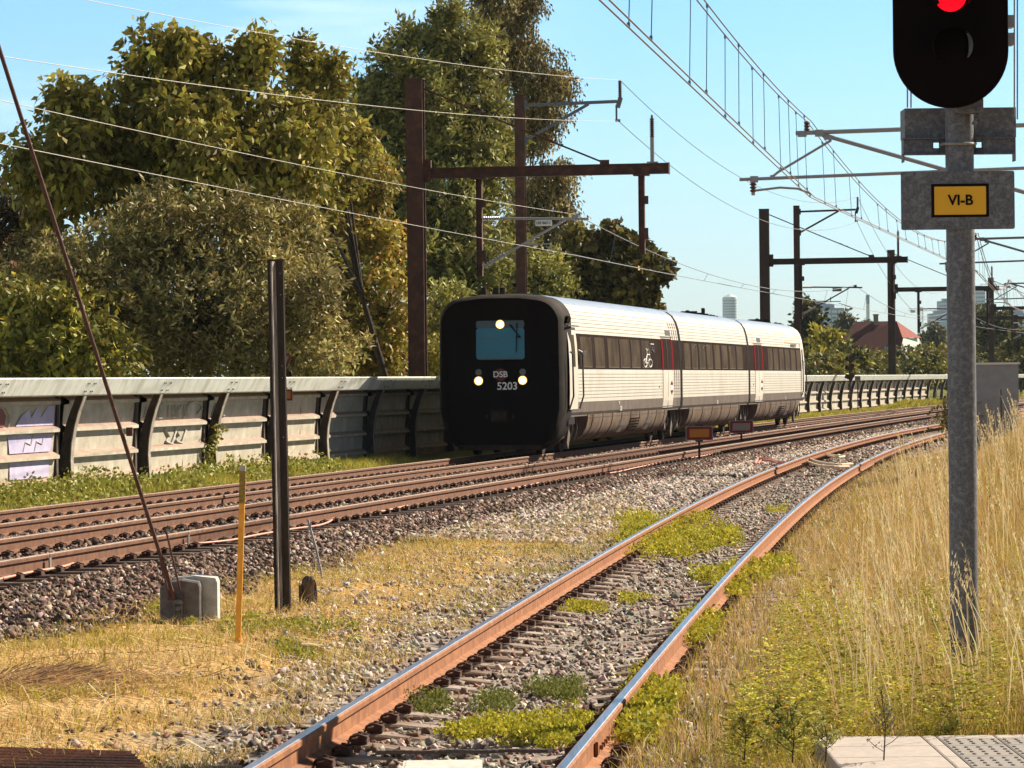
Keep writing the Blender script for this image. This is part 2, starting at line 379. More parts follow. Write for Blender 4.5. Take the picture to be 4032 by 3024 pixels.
wb = np.where(oo > 0, 1-sm(oo + .45*n1, 2.0, 2.9), np.where(oo < -5.9, 1-sm(-oo, 5.9, 6.5), 1.0)); cc = blend(cc, brown, wb)
farb = sm(yy, 45, 62)*(oo > 0)*(osd < 1.5)*(yy < 230); cc = blend(cc, grey*.8, farb*(1-wb)*.9)
ws = 1-sm(np.abs(osd) + .25*n1, 1.3, 2.1); cc = blend(cc, grey, ws*(yy < 150)*(oo > 1.5))
st = np.exp(-((np.abs(osd)-.75)/.22)**2)*(yy < 150)*(oo > 1.5); cc = blend(cc, np.array([.17, .075, .045]), st*.8)
cc = blend(cc, grn*1.1, (oo < -5.9)*sm(-oo, 5.9, 6.4)*.9)
go = np_obj('ground', np.c_[xx, yy, gzv.ravel()], [q], attr_mat('ground_surface', 0, .95, .1, bump=.7, bscale=17), colr=np.clip(cc, 0, 1), smooth=True)
go['kind'] = 'structure'

# ------------------------------------------------------------------ loose stones (ballast)
def stones(name, P, size, colr, label):
    n = len(P); c = np.array([[-1, -1, -1], [1, -1, -1], [1, 1, -1], [-1, 1, -1], [-1, -1, 1], [1, -1, 1], [1, 1, 1], [-1, 1, 1]], float)
    v = c[None] * (1 + rng.uniform(-.75, .35, (n, 8, 3))); v = v * (size[:, None, None]*rng.uniform(.42, 1.15, (n, 1, 3)))*.5
    A = rng.normal(size=(n, 3, 3)); Q, _ = np.linalg.qr(A); v = v @ Q + P[:, None, :]
    f = np.array([[3, 2, 1, 0], [4, 5, 6, 7], [0, 1, 5, 4], [1, 2, 6, 5], [2, 3, 7, 6], [3, 0, 4, 7]]); F_ = (f[None] + 8*np.arange(n)[:, None, None]).reshape(-1, 4)
    sgn = np.linalg.det(Q) < 0; Ff = F_.reshape(n, 6, 4); Ff[sgn] = Ff[sgn][:, :, ::-1]
    o = np_obj(name, v.reshape(-1, 3), [Ff.reshape(-1, 4)], M_stone, colr=np.repeat(colr, 8, 0)); tag(o, label, 'gravel', kind='stuff'); return o
def scatter_track(n, s0, s1, o0, o1, pw=1.6):
    s = s0 + (s1-s0)*rng.random(n)**pw; o = rng.uniform(o0, o1, n); x, y, _ = TT(s, o); return x, y, o
def mk(x, y, o=None, dz=0): return np.c_[x, y, ground_z(x, y) + dz]
bcol = lambda n, base, var=.35: np.clip(np.array(base)[None]*(1 + rng.normal(0, var, (n, 1))) * (1 + rng.normal(0, .07, (n, 3))), .01, .8)
parts = [scatter_track(34000, 6, 75, 1.25, 3.2, 1.5), scatter_track(9000, 70, 190, 1.25, 2.8, 1.2),
         scatter_track(26000, 8, 75, -3.3, -1.2, 1.4), scatter_track(9000, 70, 190, -3.2, -1.2, 1.2), scatter_track(9000, 8, 60, -.68, .68, 1.5), scatter_track(4000, 10, 60, OF-.6, OF+.6, 1.5), scatter_track(5000, 10, 60, OF-1.9, OF-1.3, 1.5)]
x = np.concatenate([p[0] for p in parts]); y = np.concatenate([p[1] for p in parts]); o_ = np.concatenate([p[2] for p in parts])
edge = 2.45 + .45*vnoise(x, y, 1.2, 21) + .3*rng.random(len(x)) + .7*sm(y, 45, 60); k = (o_ < edge); x, y, o_ = x[k], y[k], o_[k]
light = sm(y, 38, 60)*sm(o_, 1.8, 2.6)
c = bcol(len(x), (.135, .082, .062), .5); pale = rng.random(len(x)) < .14 + .5*light; c[pale] = bcol(pale.sum(), (.40, .32, .27), .2)
stones('brown_ballast', mk(x, y, dz=rng.uniform(-.01, .022, len(x))), (.034 + .045*rng.random(len(x))**1.5)*(1 + .5*sm(y, 60, 100)), c, 'rust brown crushed stone ballast around the two main tracks')
n = 60000; yv = 15 + 85*rng.random(n)**1.9; ov_ = rng.normal(0, 1.05, n); ov_ = np.where(np.abs(ov_) > 2.6, rng.uniform(-2, 2, n), ov_)
x = xs(yv) + ov_/np.cos(sh(yv)); k = ~((ov_ > 1.35) & (rng.random(n) < .6)); x, yv, ov_ = x[k], yv[k], ov_[k]
c = bcol(len(x), (.31, .255, .215), .42); b2 = rng.random(len(x)) < .3; c[b2] = bcol(b2.sum(), (.17, .105, .075), .4); br = np.exp(-((np.abs(ov_)-.78)/.24)**2) > rng.random(len(x)); c[br] = bcol(br.sum(), (.16, .075, .05))
z = mk(x, yv, dz=rng.uniform(-.03, .012, len(x)))
stones('grey_ballast', z, (.022 + .042*rng.random(len(x))**2)*(1 + .7*sm(yv, 50, 90)), c, 'pale grey crushed stone between and beside the rails of the siding')
# gravel between near main track and the siding, far part
n = 22000; yv = 42 + 78*rng.random(n)**1.2; t = rng.random(n); s_, o_ = track_coords(xs(yv)-1.6, yv); x0_, y0_, _ = TT(s_, 2.3+0*s_)
x = x0_*(1-t) + (xs(yv)-1.5)*t; y = y0_*(1-t) + yv*t
stones('loose_gravel', mk(x, y, dz=.005), .045 + .05*rng.random(n), bcol(n, (.33, .27, .235), .35), 'pale mixed gravel between the near main track and the siding')
n = 3800; P = np.array([gp(rng.uniform(1100, 2500), rng.uniform(2150, 2700), -.12) for _ in range(n)]); k = (xs(P[:, 1])-P[:, 0] > 1.2); P = P[k]
stones('scattered_gravel', mk(P[:, 0], P[:, 1], dz=.0), .03 + .035*rng.random(len(P)), bcol(len(P), (.36, .31, .28), .3), 'grey stones scattered through the dry grass left of the siding')

# ------------------------------------------------------------------ rails and sleepers
RP = [(-.07, -.16), (.07, -.16), (.07, -.148), (.012, -.125), (.012, -.045), (.034, -.036), (.036, -.008), (.028, 0), (-.028, 0), (-.036, -.008), (-.034, -.036), (-.012, -.045), (-.012, -.125), (-.07, -.148)]
def rail(parent, pts, hd, m1, m2, hw=.028):
    mb = MB(); rings = []
    for p, h in zip(pts, hd):
        c, s = math.cos(h), math.sin(h); rings.append([(p[0]+a*c, p[1]-a*s, p[2]+b) for a, b in RP])
    mb.loft(rings); r = mb.build('rail', m1, parent)
    mb = MB(); rings = []
    for p, h in zip(pts, hd):
        c, s = math.cos(h), math.sin(h); rings.append([(p[0]+a*c, p[1]-a*s, p[2]+b) for a, b in ((-hw, .0005), (hw, .0005), (hw-.004, .004), (-hw+.004, .004))])
    mb.loft(rings); mb.build('running_surface', m2, r); return r
def sleeper_mesh(name, m, dip=.045, L_=2.6):
    mb = MB(); rings = []
    for xx_ in (-L_/2, -L_/2+.05, -.95, -.55, -.3, 0, .3, .55, .95, L_/2-.05, L_/2):
        a = abs(xx_); d = dip*(1-min(1, max(0, (a-.25)/.4))) + (.02 if a > L_/2-.01 else 0)
        rings.append([(xx_, -.14, -.22), (xx_, .14, -.22), (xx_, .105, -.012-d), (xx_, .09, -d), (xx_, -.09, -d), (xx_, -.105, -.012-d)])
    mb.loft(rings); me = bpy.data.meshes.new(name); me.from_pydata(mb.v, [], mb.f); me.materials.append(m); return me
def clip_mesh():
    mb = MB()
    for rs in (0,):
        for sd_ in (1,):
            cx = 0.012
            mb.box((cx, 0, .012), (.09, .10, .025)); mb.box((cx+sd_*.02, 0, .028), (.045, .13, .02))
            for k in (-1, 1):
                mb.tube([(cx+sd_*.035, k*.055, .01), (cx+sd_*.045, k*.06, .035), (cx, k*.055, .048), (cx-sd_*.045, k*.045, .036), (cx-sd_*.055, k*.025, .02)], .008, 6)
            mb.tube([(cx, 0, .02), (cx, 0, .062)], .012, 6); mb.tube([(cx, 0, .035), (cx, 0, .05)], .021, 6)
    me = bpy.data.meshes.new('rail_clip'); me.from_pydata(mb.v, [], mb.f); me.materials.append(M['clip']); return me
SM1 = sleeper_mesh('sleeper', M['conc']); SM2 = sleeper_mesh('sleeper', M['conc_main']); CM = clip_mesh()
def track(name, label, pos, n, base, sm_, total):
    t = empty(name, base, label, 'railway track')
    for i in range(min(n, 100)):
        p, h = pos(i); o = bpy.data.objects.new('sleeper', sm_); col.objects.link(o); o.parent = t; o.location = Vector(p)-Vector(base); o.rotation_euler = (0, 0, -h)
        for rx in (-.8675, -.6375, .6375, .8675):
            c_ = bpy.data.objects.new('rail_clip', CM); col.objects.link(c_); c_.parent = o; c_.location = (rx, 0, 0); c_.rotation_euler = (0, 0, math.pi if rx in (-.8675, .6375) else 0)
    V = []; Fs = []; MBs = MB(); sv_ = [tuple(v.co) for v in sm_.vertices]; sf = [tuple(p.vertices) for p in sm_.polygons]
    for i in range(100, total):
        p, h = pos(i); c_, s_ = math.cos(h), math.sin(h)
        MBs.add([(p[0]+a*c_+b*s_, p[1]-a*s_+b*c_, p[2]+d) for a, b, d in sv_], sf)
    if total > 100: o = MBs.build('far_sleepers', sm_.materials[0], t, recalc=False); o['kind'] = 'stuff'
    mc = MB(); 
    for i in range(100, total):
        p, h = pos(i); c_, s_ = math.cos(h), math.sin(h)
        for rs in (-.87, -.63, .63, .87): mc.box((p[0]+rs*c_, p[1]-rs*s_, p[2]+.035), (.1, .14, .07))
    if total > 100: o = mc.build('far_rail_clips', M['clip'], t, recalc=False); o['kind'] = 'stuff'
    return t
def pn(i):
    s = 7 + .6*i; x, y, h = TT(s, 0); return (float(x), float(y), float(zn(y))-.163), float(h)
def pf(i):
    s = 9 + .6*i; x, y, h = TT(s, OF); return (float(x), float(y), float(zf(y))-.163), float(h)
def ps(i):
    y = 14.3 + .593*i; return (float(xs(y)), y, -.163), float(sh(y))
tn = track('railway_track', 'nearer of the two brown main tracks, with orange cable along it', pn, 100, tuple(pn(0)[0]), SM2, 330)
tf_ = track('railway_track', 'farther main track that the train runs on beside the wall', pf, 100, tuple(pf(0)[0]), SM2, 330)
tsd = track('railway_track', 'siding with polished rail tops curving through the foreground weeds', ps, 100, tuple(ps(0)[0]), SM1, 210)
sr = np.concatenate([np.arange(-12, 120, 1.5), np.arange(120, 400, 5)])
for o in (-.7525, .7525):
    x, y, h = TT(sr, o); rail(tn, list(zip(x, y, zn(y))), h, M['rust_main'], M['head_main'], .033)
    x, y, h = TT(sr, o+OF); rail(tf_, list(zip(x, y, zf(y))), h, M['rust_main'], M['head_main'], .033)
ysr = np.concatenate([np.arange(9, 112, 1.2), np.arange(112, 160, 4)]); hs_ = sh(ysr)
for o in (-.7525, .7525): rail(tsd, list(zip(xs(ysr)+o*np.cos(hs_), ysr-o*np.sin(hs_), 0*ysr)), hs_, M['rust'], M['head'], .026)
# rail joint plate on right siding rail, white marker clamps on the near main rail
mb = MB(); yj = 18.9; hj = float(sh(yj)); cj = Vector((float(xs(yj))+.7525*math.cos(hj), yj-.7525*math.sin(hj), 0)); dj = Vector((math.sin(hj), math.cos(hj), 0)); nj = Vector((math.cos(hj), -math.sin(hj), 0))
for k in (-1, 1):
    mb.bar(cj+nj*.026*k - dj*.3+Vector((0, 0, -.085)), cj+nj*.026*k + dj*.3+Vector((0, 0, -.085)), .02, .07)
    for q_ in (-.22, -.08, .08, .22): mb.tube([cj+nj*.03*k+dj*q_+Vector((0, 0, -.085)), cj+nj*.055*k+dj*q_+Vector((0, 0, -.085))], .014, 6)
mb.build('joint_bar', M['rust'], tsd)
def clampo(u, v, lab):
    s = find_s(u, .7525); x, y, h = TT(s, .81); z = float(zn(y)); a = Vector((float(x), float(y), 0)); d = Vector((math.sin(h), math.cos(h), 0)); nn = Vector((math.cos(h), -math.sin(h), 0))
    mb = MB(); mb.bar(a+Vector((0, 0, z-.03)), a+Vector((0, 0, z-.135)), .055, .012, nn); mb.bar(a+Vector((0, 0, z-.135)), a+nn*.07+d*-.03+Vector((0, 0, z-.155)), .06, .012); mb.tube([a+Vector((0, 0, z-.03)), a+Vector((0, 0, z+.005))], .006, 6)
    tag(mb.build('rail_clamp', M['galv_l']), lab, 'clamp', 'white clamps on the rail')
clampo(174, 2250, 'white metal clamp on the near main rail, the one nearest the left picture edge')
clampo(722, 2130, 'white metal clamp on the near main rail just above the concrete anchor block')
clampo(2808, 1780, 'small white clamp on the near main rail just right of the orange panelled sign')
exec_order = 1

# ------------------------------------------------------------------ the train
S0, S1, S2, S3 = 66.15, 86.05, 102.3, 120.4
tb = T(S0, OF, float(zf(TT(S0, OF)[1])))
tr = empty('passenger_train', tb, 'white three car passenger train with a black rubber nose and lit headlamps', 'train')
class Car:
    def __init__(s, a, b):
        s.A = T(a, OF, 0); s.B = T(b, OF, 0); s.A.z = float(zf(s.A.y)); s.B.z = float(zf(s.B.y)); s.L = (s.B-s.A).length
        s.d = (s.B-s.A).normalized(); s.n = Vector((s.d.y, -s.d.x, 0)).normalized(); s.up = s.n.cross(s.d)
    def P(s, a, o, z): return s.A + s.d*a + s.n*o + s.up*z
    def at(s, u, z, o=1.553):
        lo, hi = -2, s.L+2
        for _ in range(36):
            m = (lo+hi)/2
            if proj(s.P(m, o, z))[0] < u: lo = m
            else: hi = m
        return m
HALF = [(1.47, .90), (1.535, 1.0), (1.55, 1.25), (1.552, 1.7), (1.55, 2.04), (1.535, 2.5), (1.50, 2.90), (1.455, 3.2), (1.38, 3.45), (1.28, 3.60), (1.10, 3.73), (.8, 3.81), (.4, 3.845), (0, 3.85)]
def side_o(z):
    return float(np.interp(z, [p[1] for p in HALF[:-3]], [p[0] for p in HALF[:-3]]))
def band_sheet(car, a0, a1, z0, z1, off, na=2, nz_=6, side=1):
    return [[car.P(a0+(a1-a0)*i/na, side*(side_o(z0+(z1-z0)*j/nz_)+off), z0+(z1-z0)*j/nz_) for j in range(nz_+1)] for i in range(na+1)]
def plate(mb, car, a0, a1, z0, z1, off, t=.008, nz_=5, side=1):
    A = band_sheet(car, a0, a1, z0, z1, off, 1, nz_, side); B = band_sheet(car, a0, a1, z0, z1, off-t, 1, nz_, side)
    ringA = A[0]+A[1][::-1]; ringB = B[0]+B[1][::-1]; mb.loft([ringB, ringA], (False, False))
    mb.strip(A)
cars = [Car(S0, S1), Car(S1, S2), Car(S2, S3)]
GAP = .26
for ci, c in enumerate(cars):
    a0 = .95 if ci == 0 else GAP; a1 = c.L-GAP if ci < 2 else c.L-.5
    prof = [(-o, z) for o, z in HALF] + [(o, z) for o, z in HALF[::-1][1:]]
    n_ = len(prof)
    mb = MB(); rings = []
    aa = [a0, a1] if ci < 2 else [a0, a1-1.2, a1-.5, a1-.12, a1]
    for k, a in enumerate(aa):
        sc_ = 1 if ci < 2 or k < 2 else (.99, .96, .88)[k-2]
        rings.append([c.P(a, o*sc_, .9+(z-.9)*(1 if sc_ == 1 else (.995, .985, .95)[k-2])) for o, z in prof])
    mb.loft(rings)
    body = mb.build('car_body', M['white'], tr, smooth=True)
    # corrugation grooves
    mg = MB()
    for z in list(np.arange(1.34, 2.0, .083)) + list(np.arange(2.98, 3.5, .092)):
        mg.bar(c.P(a0+.05, side_o(z)+.001, z), c.P(a1-(.05 if ci < 2 else 1.3), side_o(z)+.001, z), .006, .010)
    mg.build('side_groove', M['stripe'], body, recalc=False)
    # roof skin above 3.56
    rs = [(o, z) for o, z in prof if z >= 3.56]; mr_ = MB()
    mr_.strip([[c.P(a, o*1.002+.0, z+.006) for o, z in rs] for a in (a0+.01, a1-(.01 if ci < 2 else 1.25))]); mr_.build('roof', M['roofm'], tr, smooth=True)
    mb = MB(); plate(mb, c, a0+.005, a1-(.005 if ci < 2 else .9), 2.04, 2.90, .004); mb.build('window_band', M['band'], tr)
    mb = MB(); plate(mb, c, a0+.005, a1-(.005 if ci < 2 else .6), .94, 1.25, .004); plate(mb, c, a0+.005, a1-.6, .94, 1.25, .004, side=-1); mb.build('lower_stripe', M['stripe'], tr)
    # windows
    us = {0: [(2290, 2331), (2346, 2381), (2397, 2437), (2445, 2480), (2489, 2521), (2530, 2560)],
          1: [(2697+29.5*i, 2697+29.5*i+21) for i in range(8)],
          2: [(3026+22.5*i, 3026+22.5*i+16) for i in range(6)]}[ci]
    for (u0, u1) in us:
        b0, b1 = c.at(u0, 2.5), c.at(u1, 2.5); mb = MB(); plate(mb, c, b0, b1, 2.10, 2.83, .008); win = mb.build('window', M['pane'], tr)
        mb = MB()
        for (q0, q1, z0, z1) in ((b0-.02, b1+.02, 2.085, 2.10), (b0-.02, b0, 2.1, 2.83), (b1, b1+.02, 2.1, 2.83)):
            plate(mb, c, q0, q1, z0, z1, .011, .01, 3)
        mb.build('window_frame', M['grille'], win)
    # skirt panels, curved inwards below the floor
    f0, f1 = {0: (3.6, c.L-2.6), 1: (2.0, c.L-2.3), 2: (2.6, c.L-3.2)}[ci]
    SK = [(1.50, .93), (1.49, .78), (1.44, .60), (1.33, .42), (1.15, .30), (.9, .26)]
    for sd_ in (1, -1):
        mb = MB(); mb.strip([[c.P(a, sd_*o, z) for o, z in SK] for a in (f0, f1)]); mb.strip([[c.P(f0, sd_*o, z) for o, z in SK], [c.P(f0, 0, z) for o, z in SK]]); mb.strip([[c.P(f1, sd_*o, z) for o, z in SK], [c.P(f1, 0, z) for o, z in SK]])
        sk = mb.build('skirt', M['skirt'], tr, smooth=True)
        if sd_ == 1:
            mj = MB(); a = f0+.7
            while a < f1-.2: mj.tube([c.P(a, o+.004, z-.003) for o, z in SK], .012, 4); a += 1.55 if ci != 1 else 2.2
            mj.bar(c.P(f0, 1.502, .86), c.P(f1, 1.502, .86), .006, .012); mj.build('panel_joint', M['grille'], sk)
            if ci != 1:
                for fr in (.38, .72):
                    mg = MB(); a = f0+(f1-f0)*fr; mg.strip([[c.P(q_, o+.008, z-.006) for o, z in SK[1:]] for q_ in (a, a+.85)]); mg.build('grille', M['grille'], sk)
                mg = MB(); a = f0+(f1-f0)*.52
                for i in range(3):
                    for j in range(5): oo_ = float(np.interp(.75-.075*j, [.42, .6, .78, .93], [1.33, 1.44, 1.49, 1.5])); mg.box(c.P(a+i*.45, oo_+.01, .75-.075*j), (.16, .22, .03))
                mg.build('vent', M['grille'], sk)
    mb = MB(); mb.box(c.P(c.L/2, 0, .72), (2.5, 1, .3), None); 
    mb = MB(); mb.bar(c.P(1.2, 0, .66), c.P(c.L-1.2, 0, .66), 2.2, .42); mb.build('underframe', M['dark'], tr)
    # passenger doors
    if ci != 1:
        u0, u1 = {0: (2609, 2649), 2: (2973, 3003)}[ci]; b0, b1 = c.at(u0, 2.4), c.at(u1, 2.4)
        mb = MB(); plate(mb, c, b0+.05, b1-.05, 2.03, 2.93, .012); plate(mb, c, b0+.05, b1-.05, 1.0, 2.03, .012); 
        mb = MB(); plate(mb, c, b0+.04, b1-.04, .98, 2.035, .013); door = mb.build('door', M['white'], tr)
        mb = MB(); plate(mb, c, b0+.04, b1-.04, 2.036, 2.92, .013); mb.build('door_window', M['band'], door)
        mb = MB(); w_ = (b1-b0)*.16; plate(mb, c, b0-w_*.4, b0+w_*.6, 2.045, 2.90, .017); plate(mb, c, b1-w_*.6, b1+w_*.4, 2.045, 2.90, .017); mb.build('red_edge', M['red'], door)
        mb = MB(); plate(mb, c, b0-.1, b1+.25, 2.965, 2.985, .03); plate(mb, c, (b0+b1)/2-.02, (b0+b1)/2+.02, 1.0, 2.9, .015)
        plate(mb, c, b0+.5*(b1-b0), b1-.05*(b1-b0), 3.02, 3.16, .012); mb.build('door_trim', M['mark_d'], door)
        mb = MB(); x0, x1 = b0+(b1-b0)*.70, b0+(b1-b0)*.95
        for z0, z1 in ((1.62, 1.74), (1.34, 1.46)):
            P_ = lambda a, z: c.P(a, side_o(z)+.022, z)
            mb.add([P_(x0, z0 if z0 > 1.5 else z1), P_(x1, z0 if z0 > 1.5 else z1), P_((x0+x1)/2, z1 if z0 > 1.5 else z0)], [(0, 1, 2)])
        mb.build('arrow_mark', M['red'], door); 
        mb = MB(); plate(mb, c, x0, x1, 1.50, 1.58, .018); mb.build('notice', M['mark'], door)
        mb = MB(); plate(mb, c, c.at({0: 2603, 2: 2971}[ci], 1.6)-.4, c.at({0: 2603, 2: 2971}[ci], 1.6)-.25, 1.55, 1.59, .01); mb.build('side_lamp', M['mark_d'], tr)
    if ci == 1:
        # folded bellows look at both ends
        pass
    # roof equipment
    ro = {0: [(2290, .5, .3, .12), (2350, .25, .2, .18), (2500, .5, .5, .10)], 1: [(2660+40, 1.0, .5, .12), (2725, .4, .4, .10), (2757, .12, .12, .26), (2772, .35, .3, .09), (2855, .3, .3, .07)], 2: [(2975, 1.1, .7, .14), (3060, .5, .4, .06), (3115, .4, .4, .08)]}[ci]
    for u, la, wd, hh in ro:
        a = c.at(u, 3.8, 0); mb = MB(); mb.box(c.P(a, .1, 3.85+hh/2), (wd, la, hh)); mb.box(c.P(a, .1, 3.86), (wd+.15, la+.2, .05))
        mb.tube([c.P(a-la*.3, .1, 3.85+hh), c.P(a-la*.3, .1, 3.88+hh)], .06, 8); mb.build('roof_unit', M['dark'], tr)
# car joints (bellows)
for k, (cA, cB) in enumerate(((cars[0], cars[1]), (cars[1], cars[2]))):
    mb = MB(); prof = [(-o*.985, z-.02) for o, z in HALF] + [(o*.985, z-.02) for o, z in HALF[::-1][1:]]
    mb.loft([[cA.P(cA.L-GAP-.05, o, z) for o, z in prof], [cB.P(GAP+.05, o, z) for o, z in prof]]); mb.build('bellows', M['black'], tr, smooth=True)
    if k == 0:
        mb = MB()
        for i in range(4):
            a = cA.L-GAP-.35-.42*i
            for (z0, z1) in ((1.26, 2.03), (2.91, 3.5)): plate(mb, cA, a, a+.14, z0, z1, .004)
        mb.build('end_stripes', M['stripe'], tr)
# bogies
def bogie(c, a, wheels=(-1.25, 1.25)):
    mb = MB(); mb.bar(c.P(a-1.7, 1.0, .55), c.P(a+1.7, 1.0, .55), .16, .2); mb.bar(c.P(a-1.7, -1.0, .55), c.P(a+1.7, -1.0, .55), .16, .2); mb.bar(c.P(a, -1.1, .6), c.P(a, 1.1, .6), .5, .2)
    b = mb.build('bogie', M['dark'], tr)
    for w_ in wheels:
        for sd_ in (-1, 1):
            mb = MB(); mb.tube([c.P(a+w_, sd_*.70, .43), c.P(a+w_, sd_*.83, .43)], .42, 24); mb.tube([c.P(a+w_, sd_*.83, .43), c.P(a+w_, sd_*.90, .43)], .2, 16); mb.build('wheel', M['dark'], b)
        mb = MB(); mb.box(c.P(a+w_, 1.08, .45), (.22, .26, .26)); mb.tube([c.P(a+w_, 1.1, .45), c.P(a+w_, 1.24, .45)], .11, 12); mb.tube([c.P(a+w_+.25, 1.1, .55), c.P(a+w_+.25, 1.1, .85)], .07, 10); mb.tube([c.P(a+w_-.25, 1.1, .55), c.P(a+w_-.25, 1.1, .85)], .07, 10); mb.build('axle_box', M['stripe'], b)
    mb = MB()
    for i in range(6): q_ = a-1.6+.64*i+random.uniform(-.1, .1); mb.tube([c.P(q_, 1.25, .95), c.P(q_+.05, 1.28, .6), c.P(q_+random.uniform(-.2, .2), 1.2, .3)], .022, 6)
    mb.bar(c.P(a-.5, 1.25, .2), c.P(a-.2, 1.25, .55), .08, .25); mb.build('brake_hoses', M['stripe'], b)
bogie(cars[0], 2.3); bogie(cars[1], -.05); bogie(cars[2], -.05); bogie(cars[2], cars[2].L-2.2)
# nose
c = cars[0]
def nose_ring(a, sc, wb_=1.0, zt=3.83, zb=.13, n=10, rt=.62):
    pts = []; W = 1.55*sc; cz = (zt+zb)/2; 
    prof = [(0, zt), (.5, zt-.005), (.88, zt-.05)] + [(.93+.62*math.sin(t), zt-.68+.62*math.cos(t)) for t in np.linspace(.25, 1.4, 7)] + [(1.55, 2.6), (1.56, 1.8), (1.55, 1.1), (1.50, .85), (1.45, .62), (1.34, .38), (1.08, zb+.05), (.6, zb), (0, zb)]
    cz = 2.0
    full = [(o, z) for o, z in prof] + [(-o, z) for o, z in prof[::-1][1:-1]]
    return [c.P(a, o*sc*(.972 if a < .9 else 1), cz+(z-cz)*(1-(1-sc)*(.85 if z > cz else .25))) for o, z in full]
mb = MB(); mb.loft([nose_ring(1.0, 1.0), nose_ring(.55, 1.002), nose_ring(.25, .992), nose_ring(.08, .965), nose_ring(.0, .935)], (True, False)); nose = mb.build('nose_rim', M['rim'], tr, smooth=True)
mb = MB(); mb.loft([nose_ring(.0, .935), nose_ring(.02, .90), nose_ring(.10, .84)], (False, True)); face = mb.build('front_face', M['black'], tr, smooth=True)
def fbox(mb, x0, x1, z0, z1, a=.09, t=.02): mb.bar(c.P(a-t, (x0+x1)/2, (z0+z1)/2), c.P(a, (x0+x1)/2, (z0+z1)/2), x1-x0, z1-z0)
# picture left is the far side (negative offset seen from the camera)
def rr(x0, x1, z0, z1, r, a, n=6):
    pts = []
    for cx, cz, t0 in ((x1-r, z1-r, 0), (x0+r, z1-r, 90), (x0+r, z0+r, 180), (x1-r, z0+r, 270)):
        for i in range(n+1): t = R(t0+90*i/n); pts.append(c.P(a, cx+r*math.cos(t), cz+r*math.sin(t)))
    return pts
mb = MB(); mb.loft([rr(-.58, .58, 2.28, 3.02, .07, .095), rr(-.58, .58, 2.28, 3.02, .07, .070)]); ws_ = mb.build('windscreen', M['glass'], tr)
mb = MB(); mb.loft([rr(-.58, .58, 3.02, 3.20, .05, .095), rr(-.58, .58, 3.02, 3.20, .05, .075)]); mb.build('destination_box', M['glass_d'], ws_)
mb = MB(); mb.bar(c.P(.06, -.56, 2.78), c.P(.06, .56, 2.80), .006, .012); mb.bar(c.P(.064, -.56, 2.30), c.P(.064, .56, 2.30), .006, .02); mb.build('blind', M['lens'], ws_)
mb = MB(); mb.bar(c.P(.045, .22, 3.10), c.P(.03, .47, 2.82), .02, .02); mb.bar(c.P(.045, .26, 3.10), c.P(.03, .44, 2.84), .012, .012); mb.bar(c.P(.03, .41, 3.13), c.P(.03, .385, 2.45), .02, .015); mb.box(c.P(.03, .45, 2.81), (.09, .03, .04)); mb.build('wiper', M['blk'], tr)
def disc(mb, x, z, r, a, t=.03, n=20): mb.tube([c.P(a, x, z), c.P(a-t, x, z)], r, n)
for x_, z_ in ((0, 3.11), (-.53, 1.78), (.53, 1.785)):
    mb = MB(); disc(mb, x_, z_, .066, .072, .03); hl = mb.build('headlight', M['lampon'], tr)
    mb = MB(); disc(mb, x_, z_, .105, .078, .012); mb.build('glow_ring', M['halo'], hl); mb = MB(); disc(mb, x_, z_, .125, .081, .012); mb.build('headlight_rim', M['rim'], hl)
for x_ in (-.53, .53): mb = MB(); disc(mb, x_, 1.985, .075, .08, .02); mb.build('marker_light', M['lens'], tr)
mb = MB(); disc(mb, -.005, 1.92, .15, .085, .012, 24); bd = mb.build('logo_badge', M['dred'], tr)
fm = lambda x_, z_, a=.065: frame(c.P(a, x_, z_), c.n, -c.d)
text('logo_lettering', 'DSB', .20, fm(-.005, 1.925), M['mark'], bd)
text('number_lettering', '5203', .25, fm(.16, 1.645), M['mark'], tr)
mb = MB(); mb.bar(c.P(.1, -.02, .95), c.P(.02, -.02, .95), .42, .28); cp = mb.build('coupler_cover', M['rim'], tr)
mb = MB(); mb.bar(c.P(.03, -.02, .95), c.P(-.03, -.02, .95), .30, .18); mb.box(c.P(.05, .30, .93), (.05, .05, .09)); mb.box(c.P(.05, -.33, .93), (.05, .05, .09)); mb.build('coupler', M['dark'], cp)
mb = MB(); disc2 = mb.tube([c.P(.5, 1.50, 3.22), c.P(.48, 1.58, 3.20)], .09, 16); mb.build('side_marker', M['black'], tr)
for i in range(3): mb = MB(); mb.tube([c.P(.9, -.55+.16*i+(.14 if i else 0), 3.84), c.P(.9, -.55+.16*i+(.14 if i else 0), 4.0)], .07, 12); mb.build('horn', M['dark'], tr)
mb = MB(); mb.strip([[c.P(.25, .35, .21), c.P(.25, 1.0, .24), c.P(.9, 1.35, .5)], [c.P(-.05, .35, .12), c.P(.0, 1.0, .14), c.P(.8, 1.40, .42)]]); mb.bar(c.P(0, -1.0, .2), c.P(0, 1.0, .2), .05, .12); mb.build('snow_plough', M['dark'], tr)
